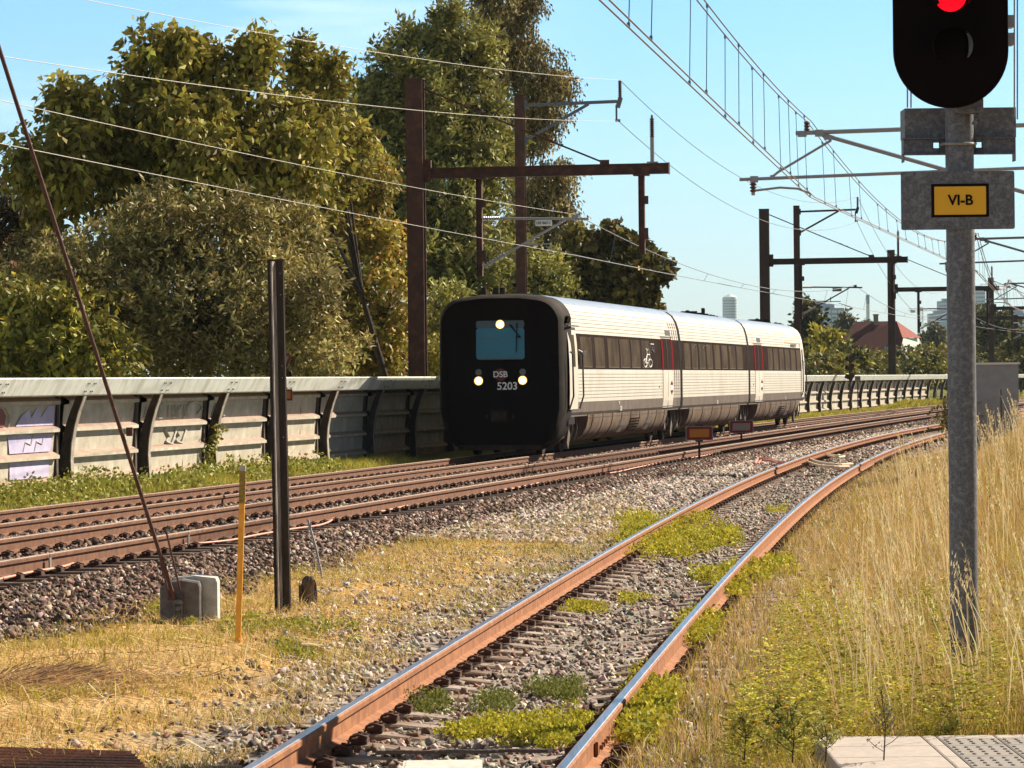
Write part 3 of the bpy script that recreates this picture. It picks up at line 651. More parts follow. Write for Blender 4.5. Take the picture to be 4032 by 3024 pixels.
# cab door
b0, b1 = c.at(2241, 2.0), c.at(2274, 2.0)
mb = MB(); plate(mb, c, b0, b1, 1.08, 3.05, .02); cd = mb.build('cab_door', M['white'], tr)
mb = MB(); plate(mb, c, b0+(b1-b0)*.32, b0+(b1-b0)*.68, 2.10, 2.86, .03); mb.build('door_window', M['pane'], cd)
mb = MB()
for a in (b0-.12, b1+.12): mb.tube([c.P(a, 1.60, 2.45), c.P(a, 1.66, 2.4), c.P(a+.1, 1.66, 1.4), c.P(a-.1, 1.6, 1.1)], .022, 6)
mb.bar(c.P(b0-.2, 1.56, 3.07), c.P(b1+.1, 1.56, 3.07), .04, .03); mb.build('handrail', M['mark_d'], cd)
mb = MB(); mb.box(c.P(b1+.35, 1.68, 2.40), (.05, .2, .18)); mb.tube([c.P(b1+.1, 1.56, 2.5), c.P(b1+.35, 1.68, 2.42)], .015, 6); mb.build('mirror', M['mark'], tr)
mb = MB(); plate(mb, c, b0+.2, b1-.1, .72, .90, .02); mb.build('step_recess', M['blk'], tr)
# side writing
sidef = lambda car, a, z, off=.014: frame(car.P(a, side_o(z)+off, z), car.d, car.n)
text('side_lettering', 'PH', .13, sidef(c, c.at(2438, 1.1), 1.17), M['mark'], tr); text('side_lettering', '5203', .16, sidef(c, c.at(2446, 1.05), 1.03), M['mark'], tr)
text('side_lettering', '5203', .14, sidef(cars[1], cars[1].at(2826, 1.05), 1.04), M['mark'], tr); text('side_lettering', '203', .13, sidef(cars[2], cars[2].at(3094, 1.05), 1.04), M['mark'], tr)
a = c.at(2549, 2.4); mb = MB()
for q_, z_ in ((-.45, 2.22), (.45, 2.22)):
    mb.tube([c.P(a+q_+.32*math.cos(t), side_o(z_)+.02, z_+.11*math.sin(t)) for t in np.linspace(0, 2*math.pi, 17)], .014, 5)
for p, q_ in (((-.45, 2.22), (-.1, 2.45)), ((-.1, 2.45), (.4, 2.45)), ((.4, 2.45), (.45, 2.22)), ((-.1, 2.45), (.05, 2.22)), ((.05, 2.22), (-.45, 2.22)), ((-.25, 2.6), (.1, 2.56)), ((-.1, 2.45), (-.2, 2.62)), ((.3, 2.6), (.45, 2.22))):
    mb.tube([c.P(a+p[0], side_o(p[1])+.02, p[1]), c.P(a+q_[0], side_o(q_[1])+.02, q_[1])], .016, 5)
mb.build('bicycle_symbol', M['mark'], tr)
a = c.at(2570, 2.6); mb = MB()
for p, q_ in (((-.3, 2.74), (.3, 2.74)), ((.3, 2.74), (.3, 2.5)), ((-.3, 2.74), (-.3, 2.5)), ((0, 2.7), (0, 2.62)), ((-.1, 2.6), (.2, 2.55))): mb.tube([c.P(a+p[0], side_o(p[1])+.02, p[1]), c.P(a+q_[0], side_o(q_[1])+.02, q_[1])], .013, 5)
mb.build('seat_symbol', M['mark'], tr)
for u in (2738, 2776):
    a = cars[1].at(u, 2.6); mb = MB(); mb.tube([cars[1].P(a+.35*math.cos(t), side_o(2.74)+.02, 2.74+.05*math.sin(t*1.5)) for t in np.linspace(0, 5, 14)], .01, 5); mb.build('wheelchair_symbol', M['mark_d'] if u > 2800 else M['stripe'], tr)
mb = MB(); plate(mb, cars[2], cars[2].at(3089, 3.1, 1.48), cars[2].at(3152, 3.1, 1.48), 3.05, 3.085, .01); mb.build('orange_line', M['osign'], tr)
text('side_lettering', 'INTERCITY', .16, sidef(cars[2], (cars[2].at(3089, 3.0, 1.48)+cars[2].at(3152, 3.0, 1.48))/2, 2.97), M['mark_d'], tr, xs_=2.4)
# cab door at the far end
c3 = cars[2]; b0 = c3.L-2.3; mb = MB(); plate(mb, c3, b0, b0+.8, 1.05, 3.05, .02); cd = mb.build('cab_door', M['white'], tr)
mb = MB(); plate(mb, c3, b0+.25, b0+.55, 2.1, 2.85, .03); mb.build('door_window', M['pane'], cd)
mb = MB()
for a in (b0-.15, b0+.95): mb.tube([c3.P(a, 1.6, 2.45), c3.P(a, 1.64, 2.4), c3.P(a, 1.64, 1.3), c3.P(a, 1.58, 1.1)], .022, 6)
mb.build('handrail', M['mark_d'], cd)
mb = MB(); mb.loft([[c3.P(c3.L-.5+q_, o*k, 2+(z-2)*k) for o, z in ([(-o, z) for o, z in HALF] + [(o, z) for o, z in HALF[::-1][1:]])] for q_, k in ((-.06, .90), (.12, .90), (.3, .80))]); mb.build('rear_nose', M['rim'], tr, smooth=True)

# ------------------------------------------------------------------ noise barrier
OW = -7.75; WT = .44
wall_us = [331, 635, 895, 1127, 1334, 1511, 1672]
s_list = [find_s(u, OW+WT, 1.9) for u in wall_us]; bay = (s_list[-1]-s_list[0])/6
s_first = s_list[0]-2*bay; NB = 62
wb0 = T(s_first, OW, float(zf(TT(s_first, OW)[1]))-.1)
wall = empty('noise_barrier', wb0, 'low curved steel noise barrier with a pale top beam behind the tracks', 'barrier')
def wz(y): return float(zn(y)) - .30     # barrier base height
def lean(h): return WT*max(0, (h-.55)/1.4)**1.7 if h > .55 else 0
LK = 1.0
def WP(s, t, h):
    x, y, hd = TT(s, OW); z = wz(y)+h; x, y, hd = TT(s, OW+t+lean(h)*LK); return Vector((float(x), float(y), z))
HT = 2.03
for i in range(NB):
    a, b = s_first+bay*i, s_first+bay*(i+1)
    mb = MB(); mb.loft([[WP(q_, t, h) for t, h in ((-.40, HT-.31), (.13, HT-.31), (.15, HT-.29), (.15, HT-.02), (.13, HT), (-.40, HT))] for q_ in (a+.012, b-.012)])
    if i < 22 and i > 1:
        pass
    cpo = mb.build('top_beam', M['cap'], wall)
    if i < 14:
        mb = MB()
        for dx in (.12, .22, -.12+bay-.02, -.22+bay-.02):
            for h in (HT-.10, HT-.235): p_ = WP(a+dx, .15, h); x_, y_, hd = TT(a+dx, 0); mb.box(p_, (.028, .028, .028))
        mb.build('bolts', M['stripe'], cpo)
    if i < 40:
        LK = .12
        prof = []
        for (h0) in (.20, .66, 1.12, 1.58):
            prof += [(0.0, h0-.34 if h0 > .3 else -.25), (0.0, h0+.10), (.10, h0+.035), (.11, h0-.0), (.02, h0-.03)]
        prof = [(0, -.3)]
        for h0 in (.22, .66, 1.12, 1.60): prof += [(.02, h0-.035), (.115, h0-.02), (.115, h0+.035), (.0, h0+.10)]
        prof += [(0, 1.78)]
        g = .42
        mb = MB()
        for j in range(len(prof)-1):
            mb.cur = 1 if (j % 4 == 3 and j < len(prof)-2) else 0
            mb.strip([[WP(a+.06, *prof[j]), WP(a+.06, *prof[j+1])], [WP(b-g, *prof[j]), WP(b-g, *prof[j+1])]])
        mbk = MB(); mbk.loft([[WP(q_, t, h) for q_, t in ((a, -.10), (b, -.10), (b, -.07), (a, -.07))] for h in (-.3, .8, 1.85)]); mbk.build('backing_sheet', M['rib'], wall)
        pnl = mb.build('panel', [M['panel'], M['ledge']], wall, recalc=False)
        if i < 20 and i % 2 == 1:
            mb = MB()
            for h0 in (.0, .25, .7, 1.15): 
                for fr in ((.35, .62) if i > 4 else (.62,)): q_ = a+(b-a)*fr; mb.bar(WP(q_, .004, h0+.0 if h0 else -.1), WP(q_, .004, h0+.36 if h0 else .18), .008, .025)
            mb.build('panel_seam', M['rib'], pnl)
        mb = MB(); mb.loft([[WP(q_, t, h) for q_, t in ((b-g+.02, -.02), (b-g+.12, -.02), (b-g+.12, .05), (b-g+.02, .05))] for h in (-.25, .6, 1.2, 1.75)]); mb.build('stanchion', M['rib'], wall)
        mb = MB(); mb.loft([[WP(q_, t, h) for q_, t in ((b-g+.14, -.03), (b-g+.28, -.03), (b-g+.28, .01), (b-g+.14, .01))] for h in (-.25, .6, 1.2, 1.75)]); mb.build('backing_strip', M['rib_e'], wall)
    LK = 1.0
    # curved rib
    hs = [-.3, 0, .3, .6, .9, 1.2, 1.45, HT-.30]
    mb = MB(); mb.loft([[WP(q_, t, h) for q_, t in ((b-.02, -.02), (b+.02, -.02), (b+.02, .22-.10*(h/1.7)), (b-.02, .22-.10*(h/1.7)))] for h in hs]); rb = mb.build('rib', M['rib'], wall)
    if i < 45:
        mb = MB(); mb.loft([[WP(q_, t, h) for q_, t in ((b-.08, .222-.10*(h/1.7)), (b+.08, .222-.10*(h/1.7)), (b+.08, .240-.10*(h/1.7)), (b-.08, .240-.10*(h/1.7)))] for h in hs]); mb.build('rib_sunlit_edge', M['rib_e'], rb)  # edge painted as sunlit by its paler material
# graffiti on the first bays
LK = .12
def wall_poly(mb, s0, pts, t=.028):
    mb.add([WP(s0+dx, t, h) for dx, h in pts], [tuple(range(len(pts)))])
a = s_first+bay*1
mb = MB(); wall_poly(mb, a, [(2.2, 1.22), (2.5, 1.4), (2.9, 1.5), (3.0, 1.35), (3.3, 1.52), (3.5, 1.5), (3.55, 1.35), (3.9, 1.55), (4.25, 1.56), (4.3, 1.22)])
wall_poly(mb, a, [(1.9, .77), (4.1, .77), (4.2, 1.07), (1.8, 1.07)]); wall_poly(mb, a, [(1.9, .33), (4.0, .33), (4.0, .62), (1.9, .62)]); g1 = mb.build('lilac_graffiti', M['lilac'], wall)
mb = MB(); wall_poly(mb, a, [(0.6, 1.22), (1.6, 1.22), (1.7, 1.4), (1.5, 1.52), (1.0, 1.56), (.6, 1.5)]); mb.build('red_graffiti', M['graf_r'], g1)
def wall_stroke(mb, s0, pts, r=.018): mb.tube([WP(s0+dx, .034, h) for dx, h in pts], r, 5)
mb = MB(); wall_stroke(mb, a, [(.5, 1.3), (.7, 1.5), (1.1, 1.6), (1.6, 1.56), (1.85, 1.42), (1.8, 1.22)], .02)
for x_ in (2.6, 3.2): wall_stroke(mb, a, [(x_, .8), (x_+.1, .95), (x_+.4, .9), (x_+.5, 1.05)], .012)
mb.build('white_outline', M['graf_w'], g1)
a = s_first+bay*3
mb = MB(); X_ = .25
def letter(ch, x, w=.26, h0=1.26, h1=1.50):
    S_ = {'A': [[(0, 0), (.5, 1), (1, 0)], [(.2, .4), (.8, .4)]], 'N': [[(0, 0), (0, 1), (1, 0), (1, 1)]], 'E': [[(1, 1), (0, 1), (0, 0), (1, 0)], [(0, .5), (.8, .5)]], 'O': [[(.5, 0), (0, .5), (.5, 1), (1, .5), (.5, 0)]],
          'K': [[(0, 0), (0, 1)], [(1, 1), (0, .5), (1, 0)]], 'I': [[(.5, 0), (.5, 1)]]}[ch]
    for st_ in S_: wall_stroke(mb, a, [(x+(p[0]+.25*p[1])*w, h0+p[1]*(h1-h0)) for p in st_], .013)
for ch, x_ in zip('ANNENOKIA', (.15, .48, .82, 1.15, 1.75, 2.1, 2.45, 2.75, 2.95)): letter(ch, x_)
wall_stroke(mb, a, [(3.2, 1.5), (3.6, 1.57), (4.1, 1.52), (4.2, 1.4), (3.9, 1.3)], .03)
for x_ in (1.6, 2.3): wall_stroke(mb, a, [(x_, 1.05), (x_+.3, .9), (x_+.1, .8), (x_+.5, .75), (x_+.8, 1.0)], .025)
mb.build('white_graffiti', M['graf_w'], g1)
a = s_first+bay*4; mb = MB(); wall_stroke(mb, a, [(.5, 1.5), (.3, 1.3), (.5, 1.0), (.8, .9), (.6, .78)], .03); wall_stroke(mb, a, [(1.2, 1.5), (.9, 1.3), (1.2, 1.25)], .02); mb.build('white_graffiti', M['graf_w'], g1)

LK = 1.0
# ------------------------------------------------------------------ overhead line portals, masts and wires
def Lf(s, o):                       # local frame across the track: x towards the camera side, z up
    x, y, h = TT(s, o); b = Vector((float(x), float(y), 0)); n = Vector((math.cos(h), -math.sin(h), 0)); d = Vector((math.sin(h), math.cos(h), 0))
    return b, n, d
PO = -8.9
s_p = [find_s(1641, PO, 5)]; s_p += [find_s(3014, PO, 3), find_s(3513, PO, 2), find_s(3906, PO, 0)]
print('portal s', s_p, [float(TT(s, PO)[1]) for s in s_p])
CW = {}
def portal(i, s, label, m, wl=True):
    b, n, d = Lf(s, PO); z0 = float(zf(b.y)); P = lambda t, z, q_=0: b + n*t + d*q_ + Vector((0, 0, z0+z))
    e = empty('catenary_portal', P(0, -.2), label, 'overhead line mast', 'brown overhead line portals beyond the barrier')
    W = .46
    mb = MB(); mb.ibeam(P(0, -.2), P(0, 10.0), W, .34, d, .03); mb.box(P(0, 10.01), (.5, .42, .02), frame((0, 0, 0), n, (0, 0, 1)).to_3x3()); mb.bar(P(W/2+.05, 7.2), P(W/2+.05, 7.8), .12, .3, n); mb.build('column', m, e)
    mb = MB(); mb.ibeam(P(W/2+.1, 7.44), P(6.95, 7.44), .22, .29, (0, 0, 1), .025); mb.bar(P(6.95, 7.28), P(6.95, 7.6), .24, .02, n); bm_ = mb.build('beam', m, e)
    for t, zb_ in ((1.75, 4.62), (6.2, 5.15)):
        mb = MB(); mb.ibeam(P(t, zb_), P(t, 7.26), .16, .16, n, .015); mb.box(P(t, 7.27), (.42, .3, .04), frame((0, 0, 0), n, (0, 0, 1)).to_3x3()); mb.box(P(t+.13, 6.6), (.1, .1, .22)); mb.box(P(t+.12, zb_+.55), (.1, .1, .3)); mb.build('hanger', m, e)
    mb = MB(); mb.tube([P(.22, 9.75), P(2.6, 8.72), P(5.1, 7.66)], .028, 6); mb.box(P(5.2, 7.64), (.25, .12, .12))
    for f_ in (.72, .78): mb.box(P(.22+4.9*f_, 9.75-2.09*f_), (.07, .07, .07))
    mb.build('stay_rod', m, e)
    mb = MB(); mb.tube([P(6.5, 7.6), P(6.5, 8.28)], .055, 8); mb.box(P(6.5, 7.6), (.3, .2, .05)); ip = mb.build('insulator_post', M['galv_l'] if i == 0 else m, e)
    mb = MB(); insulator(mb, P(6.5, 8.28), P(6.5, 8.8), .075, 9, .035); mb.tube([P(6.5, 8.8), P(6.5, 8.88)], .03, 6); mb.build('insulator', M['insul'], ip)
    mb = MB(); mb.tube([P(2.3, 6.18), P(4.75, 6.12)], .035, 8); mb.tube([P(2.45, 5.2), P(4.1, 6.1)], .032, 8)
    mb.tube([P(2.9, 5.45), P(3.7, 5.47)], .022, 6); mb.tube([P(3.2, 5.45), P(3.2, 5.68)], .022, 6); mb.tube([P(3.6, 5.38), P(4.25, 5.17)], .018, 6); mb.box(P(4.4, 6.2), (.14, .1, .12)); ct = mb.build('cantilever', M['galv_l'] if i == 0 else m, e)
    mb = MB(); insulator(mb, P(1.85, 6.18), P(2.32, 6.18), .07, 8, .03); insulator(mb, P(1.87, 4.88), P(2.47, 5.22), .07, 8, .03); mb.build('insulator', M['insul_g'], ct)
    if i < 2:
        mb = MB(); mb.bar(P(3.3, 6.03, -.05), P(3.75, 6.03, -.05), .02, .16, (0, 0, 1)); pl_ = mb.build('number_plate', M['mark'] if i == 0 else M['galv'], ct)
        if i == 0: text('number_lettering', '103 867-1', .10, frame(P(3.52, 6.03, -.065), n, -d), M['mark_d'], pl_)
    CW[i] = dict(mess=P(4.4, 6.25), cont=P(4.25, 5.17), z0=z0)
    return e
portal(0, s_p[0], 'tall brown portal mast nearest the camera, behind the front of the train', M['mast'])
portal(1, s_p[1], 'dark portal mast standing above the rear car of the train', M['mast_far'])
portal(2, s_p[2], 'dark portal mast in front of the red roofed house', M['mast_far'])
portal(3, s_p[3], 'small far portal mast just right of the signal post', M['mast_far'])
FW = {}
def feeder(i, s, label, m, m2):
    b, n, d = Lf(s, PO); z0 = float(zf(b.y)); P = lambda t, z, q_=0: b + n*t + d*q_ + Vector((0, 0, z0+z))
    e = empty('feeder_mast', P(0, -.2), label, 'overhead line mast', 'feeder line masts beyond the barrier')
    mb = MB(); mb.ibeam(P(0, -.2), P(0, 10.75), .30, .26, d, .02); mb.box(P(0, 10.76), (.32, .3, .02)); mb.build('column', m, e)
    mb = MB(); mb.bar(P(.16, 10.45), P(3.1, 10.50), .08, .10); mb.bar(P(.16, 9.35), P(2.2, 10.44), .07, .09); mb.box(P(.18, 10.45), (.08, .2, .3)); mb.box(P(.18, 9.35), (.08, .2, .3)); mb.bar(P(3.12, 10.3), P(3.22, 10.62), .1, .14); mb.bar(P(3.08, 9.9), P(3.08, 10.4), .06, .05); ar = mb.build('arm', m2, e)
    mb = MB(); insulator(mb, P(3.2, 10.6), P(3.2, 11.15), .07, 9, .035); mb.build('insulator', M['insul'], ar)
    mb = MB(); mb.box(P(3.12, 9.9), (.16, .1, .08)); mb.build('wire_clamp', m2, ar)
    FW[i] = (P(3.2, 11.17), P(3.15, 9.88))
s_m = [find_s(2051, PO, 7), find_s(3141, PO, 4)]
print('feeder', s_m)
feeder(0, s_m[0], 'brown mast with a grey triangular arm, directly behind the nose of the train', M['mast'], M['galv'])
feeder(1, s_m[1], 'dark mast with a triangular arm, right of the portal over the rear car', M['mast_far'], M['mast_far'])
def sag(a, b, dz, n=24): return [Vector(a).lerp(Vector(b), i/n) - Vector((0, 0, 4*dz*(i/n)*(1-i/n))) for i in range(n+1)]
def wire(name, pts, r, m, label, group=None, cat='wire'):
    mb = MB(); mb.tube(pts, r, 5, False); return tag(mb.build(name, m, base=pts[0]), label, cat, group)
# far track contact system
b0_, n0_, d0_ = Lf(s_p[0]-62, OF+.1)
def back_end(p, u, v, Y): return pt(u, v, Y)
m0 = pt(-420, 300, 40); c0 = pt(-420, 480, 40)
g_ = 'wires over the far main track'
wm = wire('messenger_wire', sag(m0, CW[0]['mess'], .12), .0055, M['wire_l'], 'upper wire of the far track running left across the trees to the nearest portal', g_)
wc = wire('contact_wire', sag(c0, CW[0]['cont'], .03), .0055, M['wire_l'], 'lower wire of the far track running left across the trees to the nearest portal', g_)
for i in (0, 1, 2):
    a, b = sag(CW[i]['mess'], CW[i+1]['mess'], 1.0 if i < 3 else .6), sag(CW[i]['cont'], CW[i+1]['cont'], .05)
    lab = ('above the train, from the nearest portal to the rear car', 'in front of the office tower, between second and third portal', 'beyond the red roofed house to the farthest portal')[i]
    e = empty('overhead_line', a[0], 'thin wires with droppers '+lab, 'overhead wire', g_)
    mb = MB(); mb.tube(a, .012, 5, False); mb.build('messenger_wire', M['drop'] if 0 else M['galv'], e); mb = MB(); mb.tube(b, .012, 5, False); mb.build('contact_wire', M['galv'], e)
    for k in range(2, 24, 3 if i == 0 else 4): mb = MB(); mb.tube([a[k], b[k]], .007, 4, False); mb.build('dropper', M['drop'], e)
fg = 'feeder wires on the insulated arms'
wire('feeder_wire', sag(pt(-300, -130, 45), FW[0][0], .25), .006, M['wire_l'], 'topmost wire crossing the sky above the left trees to the arm tip', fg)
wire('feeder_wire', sag(pt(-300, 175, 45), FW[0][1], .25), .006, M['wire_l'], 'second wire from the top crossing the crown of the left tree', fg)
wire('feeder_wire', sag(FW[0][0], FW[1][0], 1.6), .012, M['galv'], 'upper of the two thin wires dropping right across the open sky from the grey arm', fg)
wire('feeder_wire', sag(FW[0][1], FW[1][1], 1.6), .012, M['galv'], 'lower of the two thin wires dropping right across the open sky from the grey arm', fg)
e1 = pt(3720, 1145, 262); e2 = pt(3720, 1250, 262)
wire('feeder_wire', sag(FW[1][0], e1, 1.8), .012, M['galv'], 'upper thin wire sagging right from the second triangular arm', fg); wire('feeder_wire', sag(FW[1][1], e2, 1.8), .012, M['galv'], 'lower thin wire sagging right from the second triangular arm', fg)

# siding / loop catenary hung from masts outside the right edge
def support(uc, vc, Y, label, k=0):
    o = pt(uc, vc, Y); h = .18; n = Vector((math.cos(h), -math.sin(h), 0)); P = lambda x, z: o + n*x + Vector((0, 0, z))
    zg = gz(o.x+n.x*4.8, o.y+n.y*4.8); e = empty('wire_support', Vector((P(4.8, 0).x, P(4.8, 0).y, zg)), label, 'overhead line support', 'cantilever supports on the right')
    mb = MB(); mb.ibeam(Vector((P(4.8, 0).x, P(4.8, 0).y, zg-.2)), P(4.8, 2.0), .3, .3, n, .02); mb.build('column', M['galv'], e)
    mb = MB(); mb.tube([P(-.23, 1.26), P(4.65, 1.32)], .047, 10); mb.tube([P(-1.4, .33), P(4.65, .45)], .036, 10); mb.tube([P(.3, 1.22), P(4.65, -.12)], .045, 10); mb.tube([P(.5, 1.10), P(-.60, .47), P(-.73, .37)], .026, 8)
    mb.box(P(.25, 1.25), (.16, .12, .14)); mb.box(P(.45, 1.15), (.2, .1, .08)); mb.box(P(-1.10, .33), (.16, .1, .13)); mb.box(P(-.73, .36), (.07, .08, .1)); mb.box(P(-.1, 1.24), (.18, .1, .12))
    ct = mb.build('cantilever', M['galv_l'] if k == 0 else M['galv'], e)
    mb = MB(); mb.tube([P(-1.12, -.0), P(-1.12, .28)], .04, 8); mb.tube([P(-1.15, .09), P(-.57, .15), P(-.2, .12), P(.05, .02), P(.05, -.05)], .024, 8); mb.build('steady_arm', M['galv_l'] if k == 0 else M['galv'], e)
    mb = MB(); insulator(mb, P(0, 1.30), P(0, 1.5), .07, 3, .035); insulator(mb, P(-1.12, .06), P(-1.12, .26), .08, 3, .035); mb.build('insulator', M['insul'], e)
    return P(0, 1.5), P(.05, -.06)
sup = [support(3180, 765, 73, 'grey tube cantilever holding the thick wires left of the signal head'), support(3843, 1070, 137, 'second grey cantilever seen just right of the signal post', 1), support(3972, 1200, 212, 'small far cantilever near the right edge of the picture', 2)]
prev = (pt(1500, -1550, 22), pt(1290, -1350, 22))
pm, pc = pt(2588, 0, 44), pt(2369, 0, 33.6)
sup_all = sup + [(pt(4100, 1180, 290), pt(4130, 1270, 290))]
def catseg(A, B, dz, nd, label, two=True, r=.010, split=.09):
    e = empty('overhead_line', A[0], label, 'overhead wire', 'thick twin wires on the right')
    n = Vector((.98, -.18, 0)); 
    a, b = sag(A[0], B[0], dz, 40), sag(A[1], B[1], .02, 40)
    for k in ((0, 1) if two else (0,)):
        mb = MB(); mb.tube([p + n*split*k for p in a], r, 6, False); mb.build('messenger_wire', M['wire'], e)
        mb = MB(); mb.tube([p + n*split*k for p in b], r, 6, False); mb.build('contact_wire', M['wire'], e)
    for j in range(nd):
        f_ = (j+.5)/nd; i = min(39, int(f_*40))
        for k, dd in ((0, 0), (1, 1)):
            ii = min(40, i+dd); off = n*split*k
            mb = MB(); mb.tube([a[ii]+off, b[ii]+off], .006, 4, False); mb.tube([a[ii]+off, a[ii]+off-Vector((0, 0, .05))], .018, 5); mb.tube([b[ii]+off, b[ii]+off+Vector((0, 0, .05))], .018, 5); mb.build('dropper', M['drop'], e)
# near span: solve the start so that the wires leave the frame where the photo shows them
def start_through(end, mid_u, mid_v, Ymid, Y0):
    q_ = pt(mid_u, mid_v, Ymid); t = (Y0-end.y)/(q_.y-end.y); return end.lerp(q_, t)
cs = start_through(sup[0][1], 2369, 0, 33.6, 14); 
ms_end = sup[0][0]; ms = Vector((cs.x+.1, 14, ms_end.z-.05))
catseg((ms, cs), sup[0], .42, 9, 'thick twin wires with paired blue droppers crossing the upper right sky')
catseg(sup[0], sup[1], 1.15, 9, 'thick twin wires with droppers passing behind the signal and its yellow sign')
catseg(sup[1], sup[2], 1.25, 8, 'sagging wires with droppers just right of the signal post', True, .016)
catseg(sup[2], sup_all[3], .6, 5, 'smallest sagging wires at the right edge of the picture', True, .018)
# far dark portals between the masts on the right
def gantry(u0, u1, v, Y, vb, label, th=.3, cols=()):
    a, b = pt(u0, v, Y), pt(u1, v, Y); b.y -= 3; e = empty('line_gantry', Vector((a.x, a.y, a.z-6)), label, 'overhead line mast', 'far dark gantries')
    mb = MB(); mb.ibeam(a, b, .25, th, (0, 0, 1), .03); mb.build('beam', M['mast_far'], e)
    for uc, vt, wd in cols:
        p = pt(uc, vt, Y-1); zz = gz(p.x, p.y); mb = MB(); mb.ibeam(Vector((p.x, p.y, zz-.2)), p, wd, wd, (0, 1, 0), .03); mb.build('column', M['mast_far'], e)
gantry(3838, 4110, 1253, 345, 0, 'far dark gantry beam low at the right edge', .32, ((3996, 1240, .5), (4120, 1240, .5)))
gantry(3900, 4110, 1294, 430, 0, 'farthest thin gantry beam at the right edge', .3, ((3976, 1300, .22), (4090, 1290, .4)))

# ------------------------------------------------------------------ signal at the right
YS = 20.75; base = gp(3800, 2716, -.12); sx, sy = base.x, base.y
sg = empty('railway_signal', Vector((sx, sy, gz(sx, sy))), 'grey steel signal post with a black head showing a red light', 'signal')
mb = MB(); mb.tube([(sx, sy, -.3), (sx, sy, 4.6)], .088, 40); post = mb.build('post', M['galv'], sg, smooth=True)
xa = Vector((1, 0, 0)); px = lambda u, v, Y: pt(u, v, Y)
yh = sy-.34
def ringpts(cx, cz, hw, z_top, y, n=28, sc=1.0):
    pts = [(cx+hw*sc*math.cos(t), y, cz+hw*sc*math.sin(t)) for t in np.linspace(math.pi, 2*math.pi, n)]
    pts += [(cx+hw*sc*math.cos(t), y, z_top+hw*sc*math.sin(t)) for t in np.linspace(0, math.pi, n)]
    return pts
hb = pt(3745, 425, yh); hw = 227*yh/F; hcx = hb.x+.004; hcz = hb.z+hw
mb = MB(); mb.loft([ringpts(hcx, hcz, hw, hcz+.85, yh, sc=.99), ringpts(hcx, hcz, hw, hcz+.85, yh+.012), ringpts(hcx, hcz, hw, hcz+.85, yh+.03)]); hd = mb.build('signal_head', M['black'], sg)
mb = MB(); mb.box((hcx, yh+.14, hcz+.4), (.36, .2, 1.2)); mb.build('lamp_housing', M['blk'], hd)
lc = pt(3742, -17, yh); 
mb = MB(); mb.tube([(lc.x, yh-.01, lc.z), (lc.x, yh+.02, lc.z)], .098, 32); mb.build('red_lamp', M['redlamp'], hd)
def hood(x, z, r, ln=.22):
    mb = MB(); A = np.linspace(R(-35), R(215), 26); rings = []
    for yy_, rr_ in ((yh, r), (yh-ln, r*1.02)): rings.append([(x+rr_*math.cos(t), yy_, z+rr_*math.sin(t)) for t in A])
    for yy_, rr_ in ((yh-ln, r*1.02-.006), (yh, r-.006)): rings.append([(x+rr_*math.cos(t), yy_, z+rr_*math.sin(t)) for t in A])
    mb.strip(rings); mb.build('lamp_hood', M['black'], hd)
hood(lc.x, lc.z, .115); l2 = pt(3745, 185, yh); hood(l2.x, l2.z, .12, .12)
mb = MB(); mb.tube([(l2.x, yh-.008, l2.z), (l2.x, yh+.02, l2.z)], .10, 32); mb.build('dark_lamp', M['black'], hd)
mb = MB()
for t in np.linspace(-.75, .75, 20): pass
A = np.linspace(R(-38), R(48), 22); mb.strip([[(l2.x+.118*math.cos(t), yh-.128, l2.z+.118*math.sin(t)) for t in A], [(l2.x+.118*math.cos(t)-.020*math.cos(t*1.9+0), yh-.07, l2.z+.118*math.sin(t)) for t in A]]); mb.build('hood_highlight', M['galv'], hd)  # grey crescent strip paints the highlight on the lower lamp hood
# boxes and plates on the post
def plate_uv(name, u0, v0, u1, v1, Y, th, m, parent, rad=.0, bev=True):
    a, b = pt(u0, v1, Y), pt(u1, v0, Y); x0, x1, z0, z1 = min(a.x, b.x), max(a.x, b.x), min(a.z, b.z), max(a.z, b.z)
    r = max(rad, .004); pts = []
    for cx, cz, t0 in ((x1-r, z1-r, 0), (x0+r, z1-r, 90), (x0+r, z0+r, 180), (x1-r, z0+r, 270)):
        for i in range(6): t = R(t0+18*i); pts.append((cx+r*math.cos(t), cz+r*math.sin(t)))
    mb = MB(); mb.loft([[(p, Y, q_) for p, q_ in pts], [(p, Y+th, q_) for p, q_ in pts]]); return mb.build(name, m, parent), (x0, x1, z0, z1)
bxo, bb = plate_uv('equipment_box', 3563, 422, 4000, 545, sy+.13, .25, M['galv'], sg)
mb = MB()
Yc = sy+.10; a, b = pt(3558, 548, Yc), pt(3997, 605, Yc); x0, x1, z0, z1 = a.x, b.x, b.z, a.z
for (q0, q1) in ((x0, sx-.15), (sx-.15+.035, sx+.15-.035), (sx+.15, x1)): mb.box(((q0+q1)/2, Yc, (z0+z1)/2), (q1-q0, .01, z1-z0))
mb.box((sx, Yc-.02, z1), (x1-x0, .05, .008)); mb.box((sx, Yc-.02, z0), (x1-x0, .05, .008)); mb.box((x0, Yc+.05, (z0+z1)/2-.02), (.006, .12, z1-z0+.05)); mb.box((x1, Yc+.05, (z0+z1)/2-.02), (.006, .12, z1-z0+.05))
for k in (-1, 1): mb.box((sx+k*.1325, Yc, z1-.012), (.045, .01, .024)); mb.box((sx+k*.1325, Yc, z0+.02), (.045, .01, .04))
mb.build('mounting_channel', M['galv'], sg)
